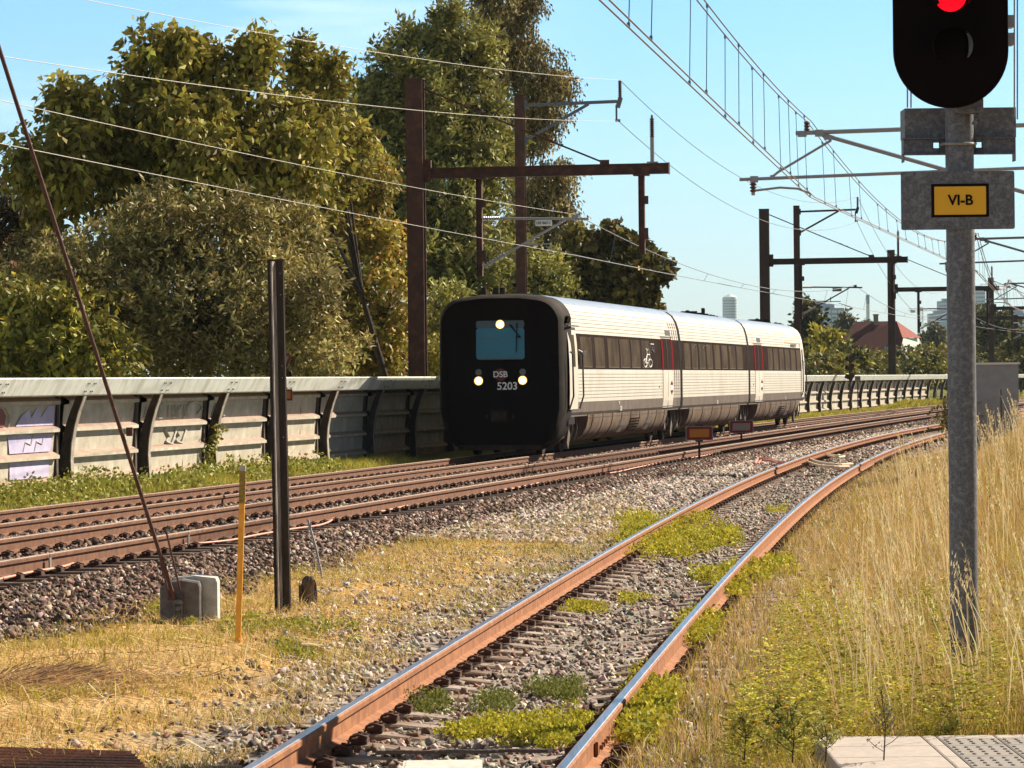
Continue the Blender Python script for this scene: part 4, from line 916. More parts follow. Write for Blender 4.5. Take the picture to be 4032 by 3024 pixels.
mb = MB(); zc_ = pt(3770, 563, sy-.09).z; mb.tube([(sx+.10*math.cos(t), sy+.10*math.sin(t), zc_+.004*math.sin(t)) for t in np.linspace(R(-190), R(10), 24)], .009, 8); mb.tube([(sx-.10, sy, zc_), (sx-.105, Yc+.03, zc_)], .009, 8); mb.tube([(sx+.10, sy, zc_), (sx+.105, Yc+.03, zc_)], .009, 8); mb.build('pipe_clamp', M['galv_l'], sg)
mb = MB(); mb.box((sx+.03, sy-.13, hb.z+.06), (.14, .12, .16)); mb.box((sx+.115, sy-.11, hb.z-.0), (.03, .1, .14)); mb.tube([(sx+.10, sy-.17, hb.z-.0), (sx+.10, sy-.21, hb.z-.0)], .018, 8); mb.tube([(sx+.07, sy-.15, hb.z-.09), (sx+.11, sy-.14, hb.z-.02)], .014, 8); mb.build('bracket', M['galv'], sg)
sp, sb_ = plate_uv('sign_plate', 3549, 672, 3994, 906, sy-.13, .006, M['galv'], sg, .012)
yp, yb = plate_uv('sign_border', 3668, 722, 3893, 856, sy-.135, .004, M['blk'], sp, .003)
yf, yb2 = plate_uv('yellow_field', 3680, 733, 3882, 846, sy-.139, .003, M['ysign'], sp, .003)
cx = (yb2[0]+yb2[1])/2; cz = (yb2[2]+yb2[3])/2
text('sign_lettering', 'VI-B', .088, frame((cx+.002, sy-.1415, cz), (1, 0, 0), (0, -1, 0)), M['blk'], sp, .0012, 1.0, .026)
mb = MB()
for u, v0, v1 in ((3994, -60, 460), (4006, -60, 470), (3573, 330, 424), (3587, 350, 424)): mb.tube([pt(u, v0, sy+.05), pt(u, v1, sy+.05)], .005, 8)
for v in (80, 150): p_ = pt(3982, v, sy-.1); mb.box((p_.x, p_.y+.1, p_.z), (.045, .12, .075))
mb.build('ladder_rod', M['galv_l'], sg)

# ------------------------------------------------------------------ left foreground things
# slim steel post
b = gp(1113, 2408, -.12); z0 = gz(b.x, b.y); e = empty('marker_post', (b.x, b.y, z0), 'tall dark slotted steel post left of the train with one edge coloured as sunlit', 'post')
def tilt(x, z, k=.010): return Vector((b.x+x-(z-z0)*k, b.y, z))
ztop = pt(1080, 1021, b.y).z
mb = MB(); mb.bar(tilt(-.038, z0-.1), tilt(-.038, ztop), .035, .05, (1, 0, 0)); mb.bar(tilt(.036, z0-.1), tilt(.036, ztop), .05, .06, (1, 0, 0)); mb.bar(tilt(0, z0-.1)+Vector((0, .05, 0)), tilt(0, ztop)+Vector((0, .05, 0)), .14, .012, (0, 1, 0)); mb.build('steel_profile', M['postwood'], e)
mb = MB(); mb.bar(tilt(-.012, z0-.1)+Vector((0, -.055, 0)), tilt(-.012, ztop-.02)+Vector((0, -.055, 0)), .012, .10, (.35, 1, 0)); mb.build('sunlit_edge', M['postsunlit'], e)  # bar carries the sunlit face in its colour
mb = MB()
for zz in (ztop-.12, ztop-.3, ztop-.9, ztop-1.0, ztop-1.5): 
    for k in (-.038, .04): p_ = tilt(k, zz); mb.tube([p_+Vector((0, -.022, 0)), p_+Vector((0, -.036, 0))], .006, 6)
mb.build('bolt', M['galv_l'], e)
# yellow stake
b = gp(935, 2536, -.12); z0 = gz(b.x, b.y); top = pt(957, 1832, b.y+.02)
e = empty('marker_stake', (b.x, b.y, z0), 'thin yellow wooden stake with a worn top in the dry grass', 'stake')
a_ = Vector((b.x, b.y, z0-.1)); d_ = (top-a_)
mb = MB(); mb.bar(a_, a_+d_*.80, .042, .03, (0, 1, 0)); mb.build('stake', M['yellow'], e)
mb = MB(); mb.bar(a_+d_*.80, a_+d_*.97, .046, .034, (0, 1, 0)); mb.build('worn_band', M['yellow_w'], e); mb = MB(); mb.bar(a_+d_*.97, a_+d_, .040, .03, (0, 1, 0)); mb.build('cut_top', M['block_e'], e)
# concrete anchor with guy rod
p0 = gp(733, 2440, -.12); z0 = gz(p0.x, p0.y); Yb = p0.y
e = empty('anchor_block', (p0.x, Yb, z0), 'grey concrete anchor block with an iron fitting at its base', 'anchor')
hwb = 88*Yb/F; topz = pt(740, 2285, Yb).z; xl = pt(630, 2400, Yb).x
def blockring(y, ins=0, x0=xl, w_=.335, zt=topz): return [(x0+ins, y, z0-.15), (x0+w_-ins, y, z0-.15), (x0+w_-ins, y, zt-.05), (x0+w_-.015-ins, y, zt-.012-ins), (x0+w_*.55, y, zt+.01-ins), (x0+.06+ins, y, zt-.015-ins), (x0+ins, y, zt-.06)]
mb = MB(); mb.loft([blockring(Yb-.02, .012), blockring(Yb), blockring(Yb+.13)]); bl = mb.build('block', M['block'], e)
mb = MB(); mb.loft([blockring(Yb+.131, 0, xl+.04, .42, topz+.02), blockring(Yb+.42, 0, xl+.04, .42, topz+.02)]); mb.build('rear_block', M['block_e'], e)
fx = pt(700, 2370, Yb-.06)
mb = MB(); mb.tube([fx+Vector((-.045, 0, .0)), fx+Vector((.045, 0, .0))], .022, 10); mb.bar(fx+Vector((-.03, 0, 0)), fx+Vector((-.035, .03, -.10)), .012, .03); mb.bar(fx+Vector((.03, 0, 0)), fx+Vector((.035, .03, -.10)), .012, .03); mb.tube([fx+Vector((0, .0, -.055)), fx+Vector((0, .06, -.055))], .022, 16); mb.box(fx+Vector((.02, .035, .03)), (.06, .01, .03)); mb.build('iron_fitting', M['galv'], e)
g_rod = empty('guy_rod', fx, 'long rust brown guy rod leaning left from the concrete anchor', 'guy rod')
q1 = pt(-60, -40, Yb-1.0); q0 = pt(0, 205, Yb-.95)
base_p = pt(688, 2362, Yb-.06); far = pt(0, 200, Yb-1.2); up_ = base_p + (far-base_p)*1.25
mid = base_p.lerp(far, .5)+Vector((.02, 0, 0))
mb = MB(); mb.tube([base_p, base_p.lerp(up_, .25), base_p.lerp(up_, .5), base_p.lerp(up_, .75), up_], .017, 8); mb.build('rod', M['rod'], g_rod)
for (ua, va, ub, vb_) in ((606, 2095, 668, 2355), (655, 2095, 716, 2350)):
    mb = MB(); A_, B_ = pt(ub, vb_, Yb-.06), pt(ua, va, Yb-.12); mb.tube([A_, B_], .009, 8); mb.tube([B_, B_+(B_-A_).normalized()*.02], .013, 6); mb.box(A_, (.035, .03, .03)); mb.build('side_rod', M['rod'], g_rod)
mb = MB(); mb.box(pt(510, 1700, Yb-.35), (.05, .05, .07)); mb.build('turnbuckle', M['rod'], g_rod)
# thin white guy line in front of the signal area: weathered stick
b = gp(1275, 2285, -.12); t_ = pt(1212, 2045, b.y+.1); mb = MB(); mb.tube([b-Vector((0, 0, .05)), b.lerp(t_, .5)+Vector((.004, 0, 0)), t_], [.011, .013, .012], 7); mb.box(t_.lerp(b, .12), (.03, .02, .06)); tag(mb.build('leaning_stick', M['galv_l'], base=b), 'thin weathered grey stick leaning left out of the ballast beside the stump', 'stick')
# stump
b = gp(1212, 2388, -.12); z0 = gz(b.x, b.y); e = empty('wooden_stump', (b.x, b.y, z0), 'short rotten wooden post stump with a split top', 'stump')
mb = MB(); rings = []
for k, (zz, r_) in enumerate(((-.1, .065), (.05, .062), (.12, .06), (.17, .062), (.22, .05), (.235, .03))):
    rings.append([(b.x+.012+r_*(1+.18*math.sin(5*t+k))*math.cos(t), b.y+r_*(1+.15*math.cos(4*t))*math.sin(t), z0+zz+.012*math.sin(3*t)) for t in np.linspace(0, 2*math.pi, 18)[:-1]])
mb.loft(rings); mb.build('post_core', M['wood'], e, smooth=False)
mb = MB(); mb.bar((b.x-.055, b.y-.02, z0-.1), (b.x-.06, b.y-.02, z0+.165), .05, .03, (1, 0, 0)); mb.bar((b.x+.045, b.y-.045, z0-.1), (b.x+.05, b.y-.04, z0+.2), .022, .016, (1, 0, 0)); mb.bar((b.x+.01, b.y-.055, z0), (b.x+.015, b.y-.05, z0+.21), .018, .016, (1, 0, 0)); mb.tube([(b.x+.03, b.y-.02, z0+.235), (b.x+.05, b.y-.04, z0+.2)], .02, 7); mb.build('splinter', M['wood'], e)
# brick
b = gp(1225, 2560, -.12); z0 = gz(b.x, b.y); rot = Matrix.Rotation(R(12), 3, 'Z') @ Matrix.Rotation(R(5), 3, 'Y')
mb = MB(); rings = [[b + rot @ Vector((x_, y_, zz)) for x_, y_ in ((-.09+i_, -.05+i_), (.085-i_, -.052+i_), (.095-i_, .048-i_), (-.08+i_, .055-i_))] for zz, i_ in ((-.02, 0), (.035, 0), (.046, .012))]
mb.loft(rings); tag(mb.build('brick', M['brick']), 'single yellow brick lying in the grass near the siding', 'brick')
# rusty mesh lying bottom left
b = gp(330, 2975, -.10); mb = MB(); nn_ = 40
A_ = [gp(-160, 3110, -.09), gp(-160, 2962, -.09), gp(520, 2985, -.09), gp(640, 3110, -.09)]
for i in range(22): f_ = i/21; mb.tube([A_[0].lerp(A_[3], f_)+Vector((0, 0, .02)), A_[1].lerp(A_[2], f_)+Vector((0, 0, .02))], .006, 5)
for i in range(12): f_ = i/11; mb.tube([A_[0].lerp(A_[1], f_)+Vector((0, 0, .03)), A_[3].lerp(A_[2], f_)+Vector((0, 0, .03))], .008, 5)
tag(mb.build('steel_grating', M['mesh_r']), 'rusty steel grating lying flat at the bottom left corner', 'grating')
# white block bottom centre between siding rails
p_ = gp(1745, 3000, -.10); mb = MB(); mb.box((p_.x, p_.y-.22, -.115), (.40, .42, .05)); mb.box((p_.x, p_.y-.22, -.093), (.37, .39, .012)); tag(mb.build('concrete_cover', M['block_e']), 'pale concrete cover between the siding rails at the bottom edge', 'cover')
p_ = gp(1745, 2972, -.13); mb = MB(); mb.tube([(p_.x-.35+.02*i+.0, p_.y+.06+.02*math.sin(i*.4), -.12) for i in range(46)], [.013 if i % 2 else .010 for i in range(46)], 8); tag(mb.build('ribbed_hose', M['grille']), 'dark ribbed conduit lying across the siding behind the pale cover', 'hose')

# small signs beside the near main track
def small_sign(u0, v0, u1, v1, vb, face, label, tilt_=0):
    uc = (u0+u1)/2; b = gp(uc, vb, -.12); 
    for _ in range(4): b = gp(uc, vb, gz(b.x, b.y))
    Y = b.y; a_, c_ = pt(u0, v1, Y-.04), pt(u1, v0, Y-.04); e = empty('warning_sign', b, label, 'sign', 'low red framed signs beside the track')
    cx, cz, w_, h_ = (a_.x+c_.x)/2, (a_.z+c_.z)/2, c_.x-a_.x, c_.z-a_.z
    mb = MB(); mb.bar(b-Vector((0, 0, .1)), (cx, Y, cz), .05, .04, (0, 1, 0)); mb.box((cx, Y, cz+h_/2+.02), (w_*.3, .03, .05)); mb.box((cx, Y, cz-h_/2-.02), (w_*.3, .03, .05)); mb.build('stand', M['mast_far'], e)
    r = .04
    def rrect(w_, h_, y): 
        return [(cx+sx_*(w_/2-r)+r*math.cos(t), y, cz+sz_*(h_/2-r)+r*math.sin(t)) for sx_, sz_, t0 in ((1, 1, 0), (-1, 1, 90), (-1, -1, 180), (1, -1, 270)) for t in [R(t0+18*i) for i in range(6)]]
    mb = MB(); mb.loft([rrect(w_, h_, Y-.04), rrect(w_, h_, Y-.025)]); pn_ = mb.build('panel', M['rsign'], e)
    mb = MB(); mb.box((cx, Y-.045, cz), (w_*.76, .008, h_*.62)); mb.build('field', face, pn_)
    mb = MB(); mb.box((cx, Y-.02, cz), (w_+.03, .012, h_+.02)); mb.build('rim', M['galv_l'], pn_)
small_sign(2703, 1679, 2804, 1732, 1812, M['osign'], 'red framed sign with an orange field between the tracks')
small_sign(2874, 1657, 2964, 1704, 1765, M['gsign'], 'red framed sign with a pale grey field right of the orange one')
# signs partly behind the dark post, beyond the far track
def wall_sign(u, v, Y, w_, h_, face, rot_, label):
    p = pt(u, v, Y); e = empty('wall_sign', Vector((p.x-.1, p.y, gz(p.x, p.y))), label, 'sign'); m3 = Matrix.Rotation(rot_, 3, 'Y')
    mb = MB(); mb.box(p, (w_, .02, h_), m3); pl_ = mb.build('panel', M['rsign'], e); mb = MB(); mb.box(p-Vector((0, .014, 0)), (w_*.6, .01, h_*.66), m3); mb.build('field', face, pl_)
    mb = MB(); mb.bar(Vector((p.x-.1, p.y+.03, gz(p.x, p.y)-.1)), Vector((p.x-.1, p.y+.03, p.z+.1)), .04, .04, (0, 1, 0)); mb.build('stand', M['mast_far'], e)
wall_sign(1122, 1412, 57, .16, .16, M['gsign'], R(25), 'tilted red framed sign with a white field, half behind the dark steel post')
wall_sign(1134, 1555, 57, .14, .18, M['osign'], 0, 'small red framed sign with a yellow field, half behind the dark steel post')
# far dwarf signals by the barrier, right of the train
def light_signal(u, v0, v1, vb, label):
    s_ = find_s(u, OF-2.2, 0); x, y, h = TT(s_, OF-2.2); x, y = float(x), float(y); zb_ = float(zf(y))-.1; e = empty('track_signal', (x, y, zb_), label, 'signal')
    mb = MB(); mb.tube([(x, y, zb_-.1), (x, y, pt(u, v0, y).z)], .05, 8); mb.build('post', M['mast_far'], e)
    for v in (v0+18, v0+52, v0+88):
        p = pt(u-6, v, y); mb = MB(); mb.box(p+Vector((0, -.1, 0)), (.42, .2, .22), Matrix.Rotation(R(25), 3, 'Y')); mb.tube([p+Vector((.12, -.1, .1)), p+Vector((.12, -.45, .1))], .16, 10); mb.build('lamp_unit', M['mast_far'], e)
light_signal(3348, 1398, 1490, 1640, 'dark post with three lamp hoods just right of the train')
s_ = find_s(3378, OF-2.2, 0); x, y, h = [float(v) for v in TT(s_, OF-2.2)]; p = pt(3376, 1492, y); e = empty('kilometre_sign', (x, y, float(zf(y))-.1), 'small square white sign on a thin post right of the lamp hoods', 'sign')
mb = MB(); mb.tube([(x, y, float(zf(y))-.2), (x, y, p.z)], .03, 6); mb.build('post', M['mast_far'], e); mb = MB(); mb.box((x, y-.05, p.z), (.30, .02, .30)); pl_ = mb.build('panel', M['gsign'], e)
text('sign_lettering', 'IG-A', .10, frame((x, y-.063, p.z+.05), (1, 0, 0), (0, -1, 0)), M['mark_d'], pl_); 
# orange cable along the near track
pts = []
for u, v in ((-40, 2305), (0, 2297), (120, 2270), (250, 2247), (330, 2218), (420, 2190), (470, 2172), (600, 2165), (650, 2160), (760, 2155), (900, 2142), (1000, 2122), (1150, 2096), (1250, 2082), (1300, 2065), (1325, 2040), (1350, 2030), (1430, 2024), (1500, 2025), (1560, 2012), (1700, 1980), (1800, 1962), (1900, 1950), (1940, 1935), (1985, 1938), (2100, 1916), (2300, 1866), (2400, 1871), (2500, 1850), (2600, 1828), (2598, 1815), (2690, 1813), (2800, 1795), (2822, 1778), (2900, 1777)):
    g = gp(u, v, -.05)
    for _ in range(5): g = gp(u, v, gz(g.x, g.y)+.02)
    pts.append(g)
sm_pts = []
for i in range(len(pts)-1):
    for k in range(3):
        p0_, p1_, p2_, p3_ = pts[max(i-1, 0)], pts[i], pts[i+1], pts[min(i+2, len(pts)-1)]; t = k/3
        sm_pts.append(.5*((2*p1_) + (p2_-p0_)*t + (2*p0_-5*p1_+4*p2_-p3_)*t*t + (3*p1_-p0_-3*p2_+p3_)*t**3))
sm_pts = [Vector((p.x, p.y, gz(p.x, p.y)+.06)) for p in sm_pts]
mb = MB(); mb.tube(sm_pts, .012, 6); tag(mb.build('orange_cable', M['cable'], base=sm_pts[0]), 'long thin orange cable lying on the ballast beside the near main rail', 'cable')
# hoses at the far siding
def hose(pl, r, m, label, lift=.04):
    ps_ = []
    for u, v, dz in pl:
        g = gp(u, v, -.1+dz); ps_.append(g)
    out_ = []
    for i in range(len(ps_)-1):
        for k in range(4):
            p0_, p1_, p2_, p3_ = ps_[max(i-1, 0)], ps_[i], ps_[i+1], ps_[min(i+2, len(ps_)-1)]; t = k/4
            out_.append(.5*((2*p1_) + (p2_-p0_)*t + (2*p0_-5*p1_+4*p2_-p3_)*t*t + (3*p1_-p0_-3*p2_+p3_)*t**3))
    mb = MB(); mb.tube(out_, r, 7); tag(mb.build('hose', m, base=out_[0]), label, 'hose')
hose([(2972, 1826, 0), (2985, 1808, .05), (3020, 1806, .08), (3060, 1820, .03), (3090, 1826, 0)], .03, M['hose'], 'upper of two red hoses looped left of the siding')
hose([(2985, 1826, 0), (3000, 1812, .05), (3035, 1814, .06), (3070, 1828, .0)], .022, M['hose'], 'lower of two red hoses looped left of the siding')
hose([(3180, 1804, 0), (3220, 1818, .03), (3290, 1829, .02), (3370, 1826, 0)], .028, M['hose_l'], 'upper pale hose curving across the siding')
hose([(3180, 1818, 0), (3230, 1834, .03), (3300, 1838, .02), (3350, 1836, 0)], .028, M['hose_l'], 'lower pale hose curving across the siding')
hose([(3245, 1786, 0), (3290, 1794, .02), (3325, 1797, .01), (3290, 1800, .02), (3245, 1790, 0)], .025, M['hose_l'], 'short pale hose loop beside the left siding rail')
# cabinet behind the grass at right
a_ = pt(3858, 1432, 62); b_ = pt(4010, 1432, 62); g_z = gz(a_.x, 62); e = empty('relay_cabinet', (a_.x, 62, g_z), 'grey equipment cabinet behind the tall grass right of the signal post', 'cabinet')
cx = (a_.x-.15+b_.x)/2; mb = MB(); mb.box((cx, 62.4, (g_z+a_.z)/2-.06), (b_.x-a_.x+.15, .8, a_.z-g_z+.1)); cb = mb.build('housing', M['cab'], e)
mb = MB(); mb.box((cx, 62.4, a_.z+.0), (b_.x-a_.x+.2, .9, .035)); mb.build('lid', M['cab_t'], e); mb = MB(); mb.box((cx+.1, 61.99, (g_z+a_.z)/2), (.012, .01, .8)); mb.build('door_seam', M['mast_far'], cb)

# ------------------------------------------------------------------ platform corner
ZP = -.02
def slabq(name, u0, u1, Y0, Y1, m, parent):
    x0, x1 = u0, u1; mb = MB(); i_ = .004
    mb.loft([[(x0+i_, Y0+i_, ZP-.12), (x1-i_, Y0+i_, ZP-.12), (x1-i_, Y1-i_, ZP-.12), (x0+i_, Y1-i_, ZP-.12)], [(x0+i_, Y0+i_, ZP-.004), (x1-i_, Y0+i_, ZP-.004), (x1-i_, Y1-i_, ZP-.004), (x0+i_, Y1-i_, ZP-.004)], [(x0+.012, Y0+.012, ZP), (x1-.012, Y0+.012, ZP), (x1-.012, Y1-.012, ZP), (x0+.012, Y1-.012, ZP)]]); return mb.build(name, m, parent)
pb = gp(3210, 2905, ZP); plat = empty('platform', (pb.x, pb.y, ZP-.3), 'paved platform end with pale slabs and a strip of dimpled paving', 'platform')
Ye = gp(3700, 2895, ZP).y; Xr = gp(3745, 2950, ZP).x
mb = MB(); mb.box(((pb.x+8)/2+.0, Ye-4, ZP-.16), (8-pb.x-.04, 8-.02, .1)); mb.build('base_slab', M['kerb'], plat)
for r_ in range(12):
    Y1 = Ye-.5*r_; Y0 = Y1-.5
    for (x0, x1) in ((pb.x-.35*0, pb.x+.55), (pb.x+.55, Xr)): slabq('paving_slab', x0, x1, Y0, Y1, M['slab'], plat)
    if r_ == 0:
        for k in range(8): slabq('paving_slab', Xr+.3*k*1.0, Xr+.3*(k+1), Y1-.16, Y1, M['slab'], plat)
    for k in range(8):
        t_ = slabq('tactile_slab', Xr+.3*k, Xr+.3*(k+1), (Y1-.5 if r_ else Y1-.5), (Y1 if r_ else Y1-.165), M['slab_t'], plat)
        if r_ < 3:
            mb = MB(); ya, yb_ = (Y1-.46, Y1-.04) if r_ else (Y1-.46, Y1-.2)
            for i in range(5):
                for j in range(4 if r_ else 3):
                    x_ = Xr+.3*k+.03+.06*i; y_ = ya+(yb_-ya)*(j+.5)/(4 if r_ else 3); mb.loft([[(x_+r2*math.cos(t), y_+r2*2*math.sin(t), ZP+h2) for t in np.linspace(0, 2*math.pi, 9)[:-1]] for r2, h2 in ((.017, -.002), (.011, .006))], (False, True))
            mb.build('dimples', M['slab_t'], t_)

# ------------------------------------------------------------------ vegetation
def leaves(P, D, size, colr, asp=.45, fold=0.0, rnd=.5):
    """diamond leaves at P along D"""
    n = len(P); D = D/np.linalg.norm(D, axis=1)[:, None]; U = rng.normal(size=(n, 3)); W = np.cross(D, U); W /= np.linalg.norm(W, axis=1)[:, None]
    sz = size*(1-rnd/2+rnd*rng.random(n)); s1 = sz[:, None]
    Nn = np.cross(D, W)
    V = np.stack([P, P + D*s1*.45 + W*s1*asp*.5 + Nn*s1*.06, P + D*s1, P + D*s1*.45 - W*s1*asp*.5 + Nn*s1*.06], 1)
    Fq = np.arange(4*n).reshape(n, 4); return V.reshape(-1, 3), Fq, np.repeat(colr, 4, 0)
def lcol(n, base, var=.25, tint=None, pt_=.15):
    c = np.array(base)[None]*(1+rng.normal(0, var, (n, 1))); 
    if tint is not None: k = rng.random(n) < pt_; c[k] = np.array(tint)*(1+rng.normal(0, .15, (k.sum(), 1)))
    return np.clip(c*(1+rng.normal(0, .06, (n, 3))), .005, .9)
TD = 1.25
def tree(name, label, cat, clumps, base, leaf, dens, colr, tint=None, droop=.3, group=None, twig=.5, asp=.5, trunk=.16, pt_=.12, minL=10, trunk_vis=True):
    """clumps (u,v,r) display px /2212, Y"""
    C3 = []
    for (u, v, r, Y) in clumps: C3.append((pt(u*1.8227, v*1.8227, Y), r*1.8227*Y/F))
    bx, by = base; bz = gz(bx, by); e = empty(name, (bx, by, bz), label, cat, group)
    # trunk and limbs
    mb = MB(); root = Vector((bx, by, bz-.2)); cen = sum((c[0] for c in C3), Vector())/len(C3); fork = root.lerp(cen, .45)+Vector((0, 0, .2))
    mb.tube([root, root.lerp(fork, .5)+Vector((.08, .05, 0)), fork], [trunk, trunk*.75, trunk*.55], 8)
    for cpt, r in C3:
        m_ = fork.lerp(cpt, .5)+Vector((random.uniform(-.3, .3), random.uniform(-.3, .3), .15)); mb.tube([fork, m_, cpt, cpt+Vector((random.uniform(-.3, .3)*r, 0, .6*r))], [trunk*.35, trunk*.2, trunk*.08, .006], 6)
        for _ in range(6):
            d = Vector((random.gauss(0, 1), random.gauss(0, 1), random.gauss(.2, 1))).normalized(); mb.tube([m_.lerp(cpt, .6), cpt+d*r*.5, cpt+d*r*.98+Vector((0, 0, .04))], [trunk*.07, .010, .003], 4)
    mb.build('trunk', M['bark'], e)
    Ps, Ds, Cs = [], [], []
    for cpt, r in C3:
        nt_ = int(dens*r*r*150*TD) + 30; msub = int(np.clip(9+9*r, 12, 26))
        sdv = rng.normal(size=(msub, 3)); sdv /= np.linalg.norm(sdv, axis=1)[:, None]; sc_ = sdv*(r*(.50+.50*rng.random((msub, 1))**.7)); srad = r*(.20+.20*rng.random(msub))
        kk_ = rng.integers(0, msub, nt_); d = rng.normal(size=(nt_, 3)); d[:, 2] += .25; d /= np.linalg.norm(d, axis=1)[:, None]
        P0 = np.array(cpt)[None] + sc_[kk_] + d*(srad[kk_]*(.55+.5*rng.random(nt_)**.6))[:, None]
        inn = rng.random(nt_) < .10; P0[inn] = np.array(cpt)[None] + d[inn]*(r*.6*rng.random(inn.sum())**.4)[:, None]
        nl = minL; td = d*.7 + rng.normal(size=(nt_, 3))*.5 + np.array([0, 0, -droop+.15]); td /= np.linalg.norm(td, axis=1)[:, None]
        tone = (1+.30*rng.normal(size=(msub, 1)))[kk_]*(1+.15*rng.normal(size=(nt_, 1)))
        for k in range(nl):
            f_ = (k+.5)/nl; pos = P0 + td*twig*f_ + rng.normal(size=(nt_, 3))*leaf*.35 + np.array([0, 0, -droop*.5*twig*f_*f_])
            ld = td*.5 + rng.normal(size=(nt_, 3))*.7 + np.array([0, 0, -droop]); Ps.append(pos); Ds.append(ld); Cs.append(lcol(nt_, colr, .18, tint, pt_)*tone)
    V, Fq, Cc = leaves(np.concatenate(Ps), np.concatenate(Ds), leaf*1.25, np.clip(np.concatenate(Cs), .005, .8), asp)
    np_obj('crown', V, [Fq], M_leaf, e, Cc); return len(Fq)
OL = (.25, .215, .040); OLd = (.085, .080, .024); YG = (.40, .34, .05); LT = (.38, .35, .10); RD = (.22, .10, .03)
tot = 0
gb = 'trees and bushes behind the barrier'
tot += tree('broadleaf_tree', 'broad tree with large drooping leaves filling the upper left', 'tree', [(330, 230, 115, 88), (200, 290, 95, 87), (110, 330, 75, 86), (60, 350, 45, 86), (470, 200, 110, 89), (560, 300, 110, 88), (420, 340, 130, 87), (270, 380, 110, 88), (330, 120, 60, 88), (430, 110, 45, 89), (540, 120, 50, 89), (640, 330, 100, 88), (150, 210, 50, 87), (520, 420, 90, 87), (380, 80, 28, 88), (545, 75, 26, 89), (120, 410, 60, 88)], (-4.7, 88.5), .20, .85, OL, YG, .7, gb, .55, .5, .2)
tot += tree('small_leaved_bush', 'wide olive bush with small pale leaves below the big left tree', 'bush', [(370, 500, 120, 84), (270, 560, 110, 83), (480, 560, 120, 84), (180, 620, 100, 82), (400, 660, 120, 82.5), (560, 660, 110, 83), (300, 730, 100, 82), (620, 540, 90, 85), (480, 740, 100, 82), (680, 700, 100, 83), (90, 560, 60, 84)], (-4.0, 84), .135, 1.7, (.25, .205, .065), (.50, .42, .17), .1, gb, .40, .35, .1, .22, 11)
tot += tree('green_bush', 'yellow green bush with drooping leaves at the left end of the barrier', 'bush', [(60, 700, 95, 79), (150, 720, 85, 78.5), (230, 760, 60, 78), (20, 640, 60, 79), (0, 760, 60, 78), (120, 790, 50, 78)], (-5.8, 79), .17, 1.4, (.25, .23, .045), YG, .6, gb, .45, .45, .07, .3)
tot += tree('slender_tree', 'slender tree with two pointed tops between the broad and the tall tree', 'tree', [(650, 210, 55, 93), (650, 140, 30, 93), (652, 105, 16, 93), (700, 200, 50, 93), (720, 150, 24, 93), (690, 290, 75, 92), (740, 330, 60, 93), (640, 290, 60, 92), (700, 390, 80, 92), (620, 400, 70, 92)], (-2.9, 94), .15, 1.3, OL, YG, .1, gb, .4, .5, .13)
tot += tree('yellow_shrub', 'yellowish shrub with reddish shoots beside the tall portal mast', 'bush', [(800, 380, 60, 100.92), (770, 460, 75, 100.92), (830, 520, 55, 99.76), (720, 520, 80, 99.76), (800, 620, 75, 99.18), (700, 620, 80, 98.6), (850, 700, 60, 98.6), (760, 740, 70, 98.02), (830, 780, 50, 98.02), (640, 780, 60, 96.28)], (-2.552, 99.76), 0.143, 1.5, (.30, .26, .05), (.42, .22, .05), .3, gb, .4, .5, .08, .2)
tot += tree('tall_ash_tree', 'tall light green tree with feathery leaf clusters behind the portals', 'tree', [(805, 250, 60, 126), (795, 330, 60, 126), (775, 420, 60, 125), (830, 420, 70, 125), (780, 500, 60, 124), (860, 170, 70, 126.1), (930, 110, 60, 127.4), (1000, 110, 70, 127.4), (840, 260, 70, 126.1), (930, 240, 90, 126.1), (1020, 230, 80, 127.4), (880, 350, 80, 126.1), (980, 350, 90, 126.1), (790, 200, 35, 126.1), (880, 90, 28, 127.4), (1070, 330, 60, 127.4), (960, 470, 90, 124.8), (1050, 450, 80, 126.1), (900, 560, 80, 123.5), (1000, 590, 90, 123.5), (1090, 560, 70, 124.8), (950, 690, 70, 120.9), (1040, 680, 60, 122.2), (1170, 620, 60, 126.1), (880, 440, 60, 124.8), (930, 770, 40, 119.6), (970, 40, 30, 127.4), (1140, 640, 50, 126.1)], (-1.17, 127.4), 0.207, 1.15, (.24, .23, .06), LT, .0, gb, .5, .38, .2, .2)
tot += tree('birch_tree', 'tall dark birch with hanging twigs behind the light green tree', 'tree', [(1100, 60, 65, 147.84), (1140, 130, 70, 147.84), (1170, 200, 60, 147.84), (1080, 0, 60, 147.84), (1150, 0, 32, 147.84), (1130, 280, 55, 147.84), (1180, 260, 40, 147.84), (1060, 120, 60, 147.84), (1160, 400, 60, 146.52), (1200, 380, 45, 146.52), (1180, 480, 60, 146.52), (1130, 520, 60, 146.52), (1040, -60, 50, 147.84), (1200, 170, 30, 147.84)], (0.528, 149.16), 0.132, 1.6, (.21, .165, .055), (.42, .35, .15), 1.2, gb, .6, .5, .16, .2)
tot += tree('dark_maple_tree', 'dark round maple right of the masts above the front car', 'tree', [(1270, 560, 55, 133.12), (1330, 560, 60, 133.12), (1290, 620, 60, 133.12), (1360, 620, 55, 133.12), (1380, 560, 38, 133.12), (1345, 510, 26, 133.12), (1260, 515, 26, 133.12), (1405, 580, 20, 133.12), (1420, 580, 12, 133.12), (1380, 660, 35, 133.12), (1240, 650, 50, 133.12), (1430, 577, 8, 133.12)], (2.816, 135.68), 0.23, 1.0, (.13, .105, .028), (.28, .24, .06), .5, gb, .4, .75, .13, .15)
tot += tree('dark_bush', 'dark purple brown bush at the left edge below the broad tree', 'bush', [(20, 440, 50, 92), (70, 470, 40, 92), (20, 500, 60, 92), (90, 520, 40, 91)], (-6.9, 92), .13, 1.3, (.075, .055, .030), (.12, .08, .04), .3, gb, .35, .5, .07)
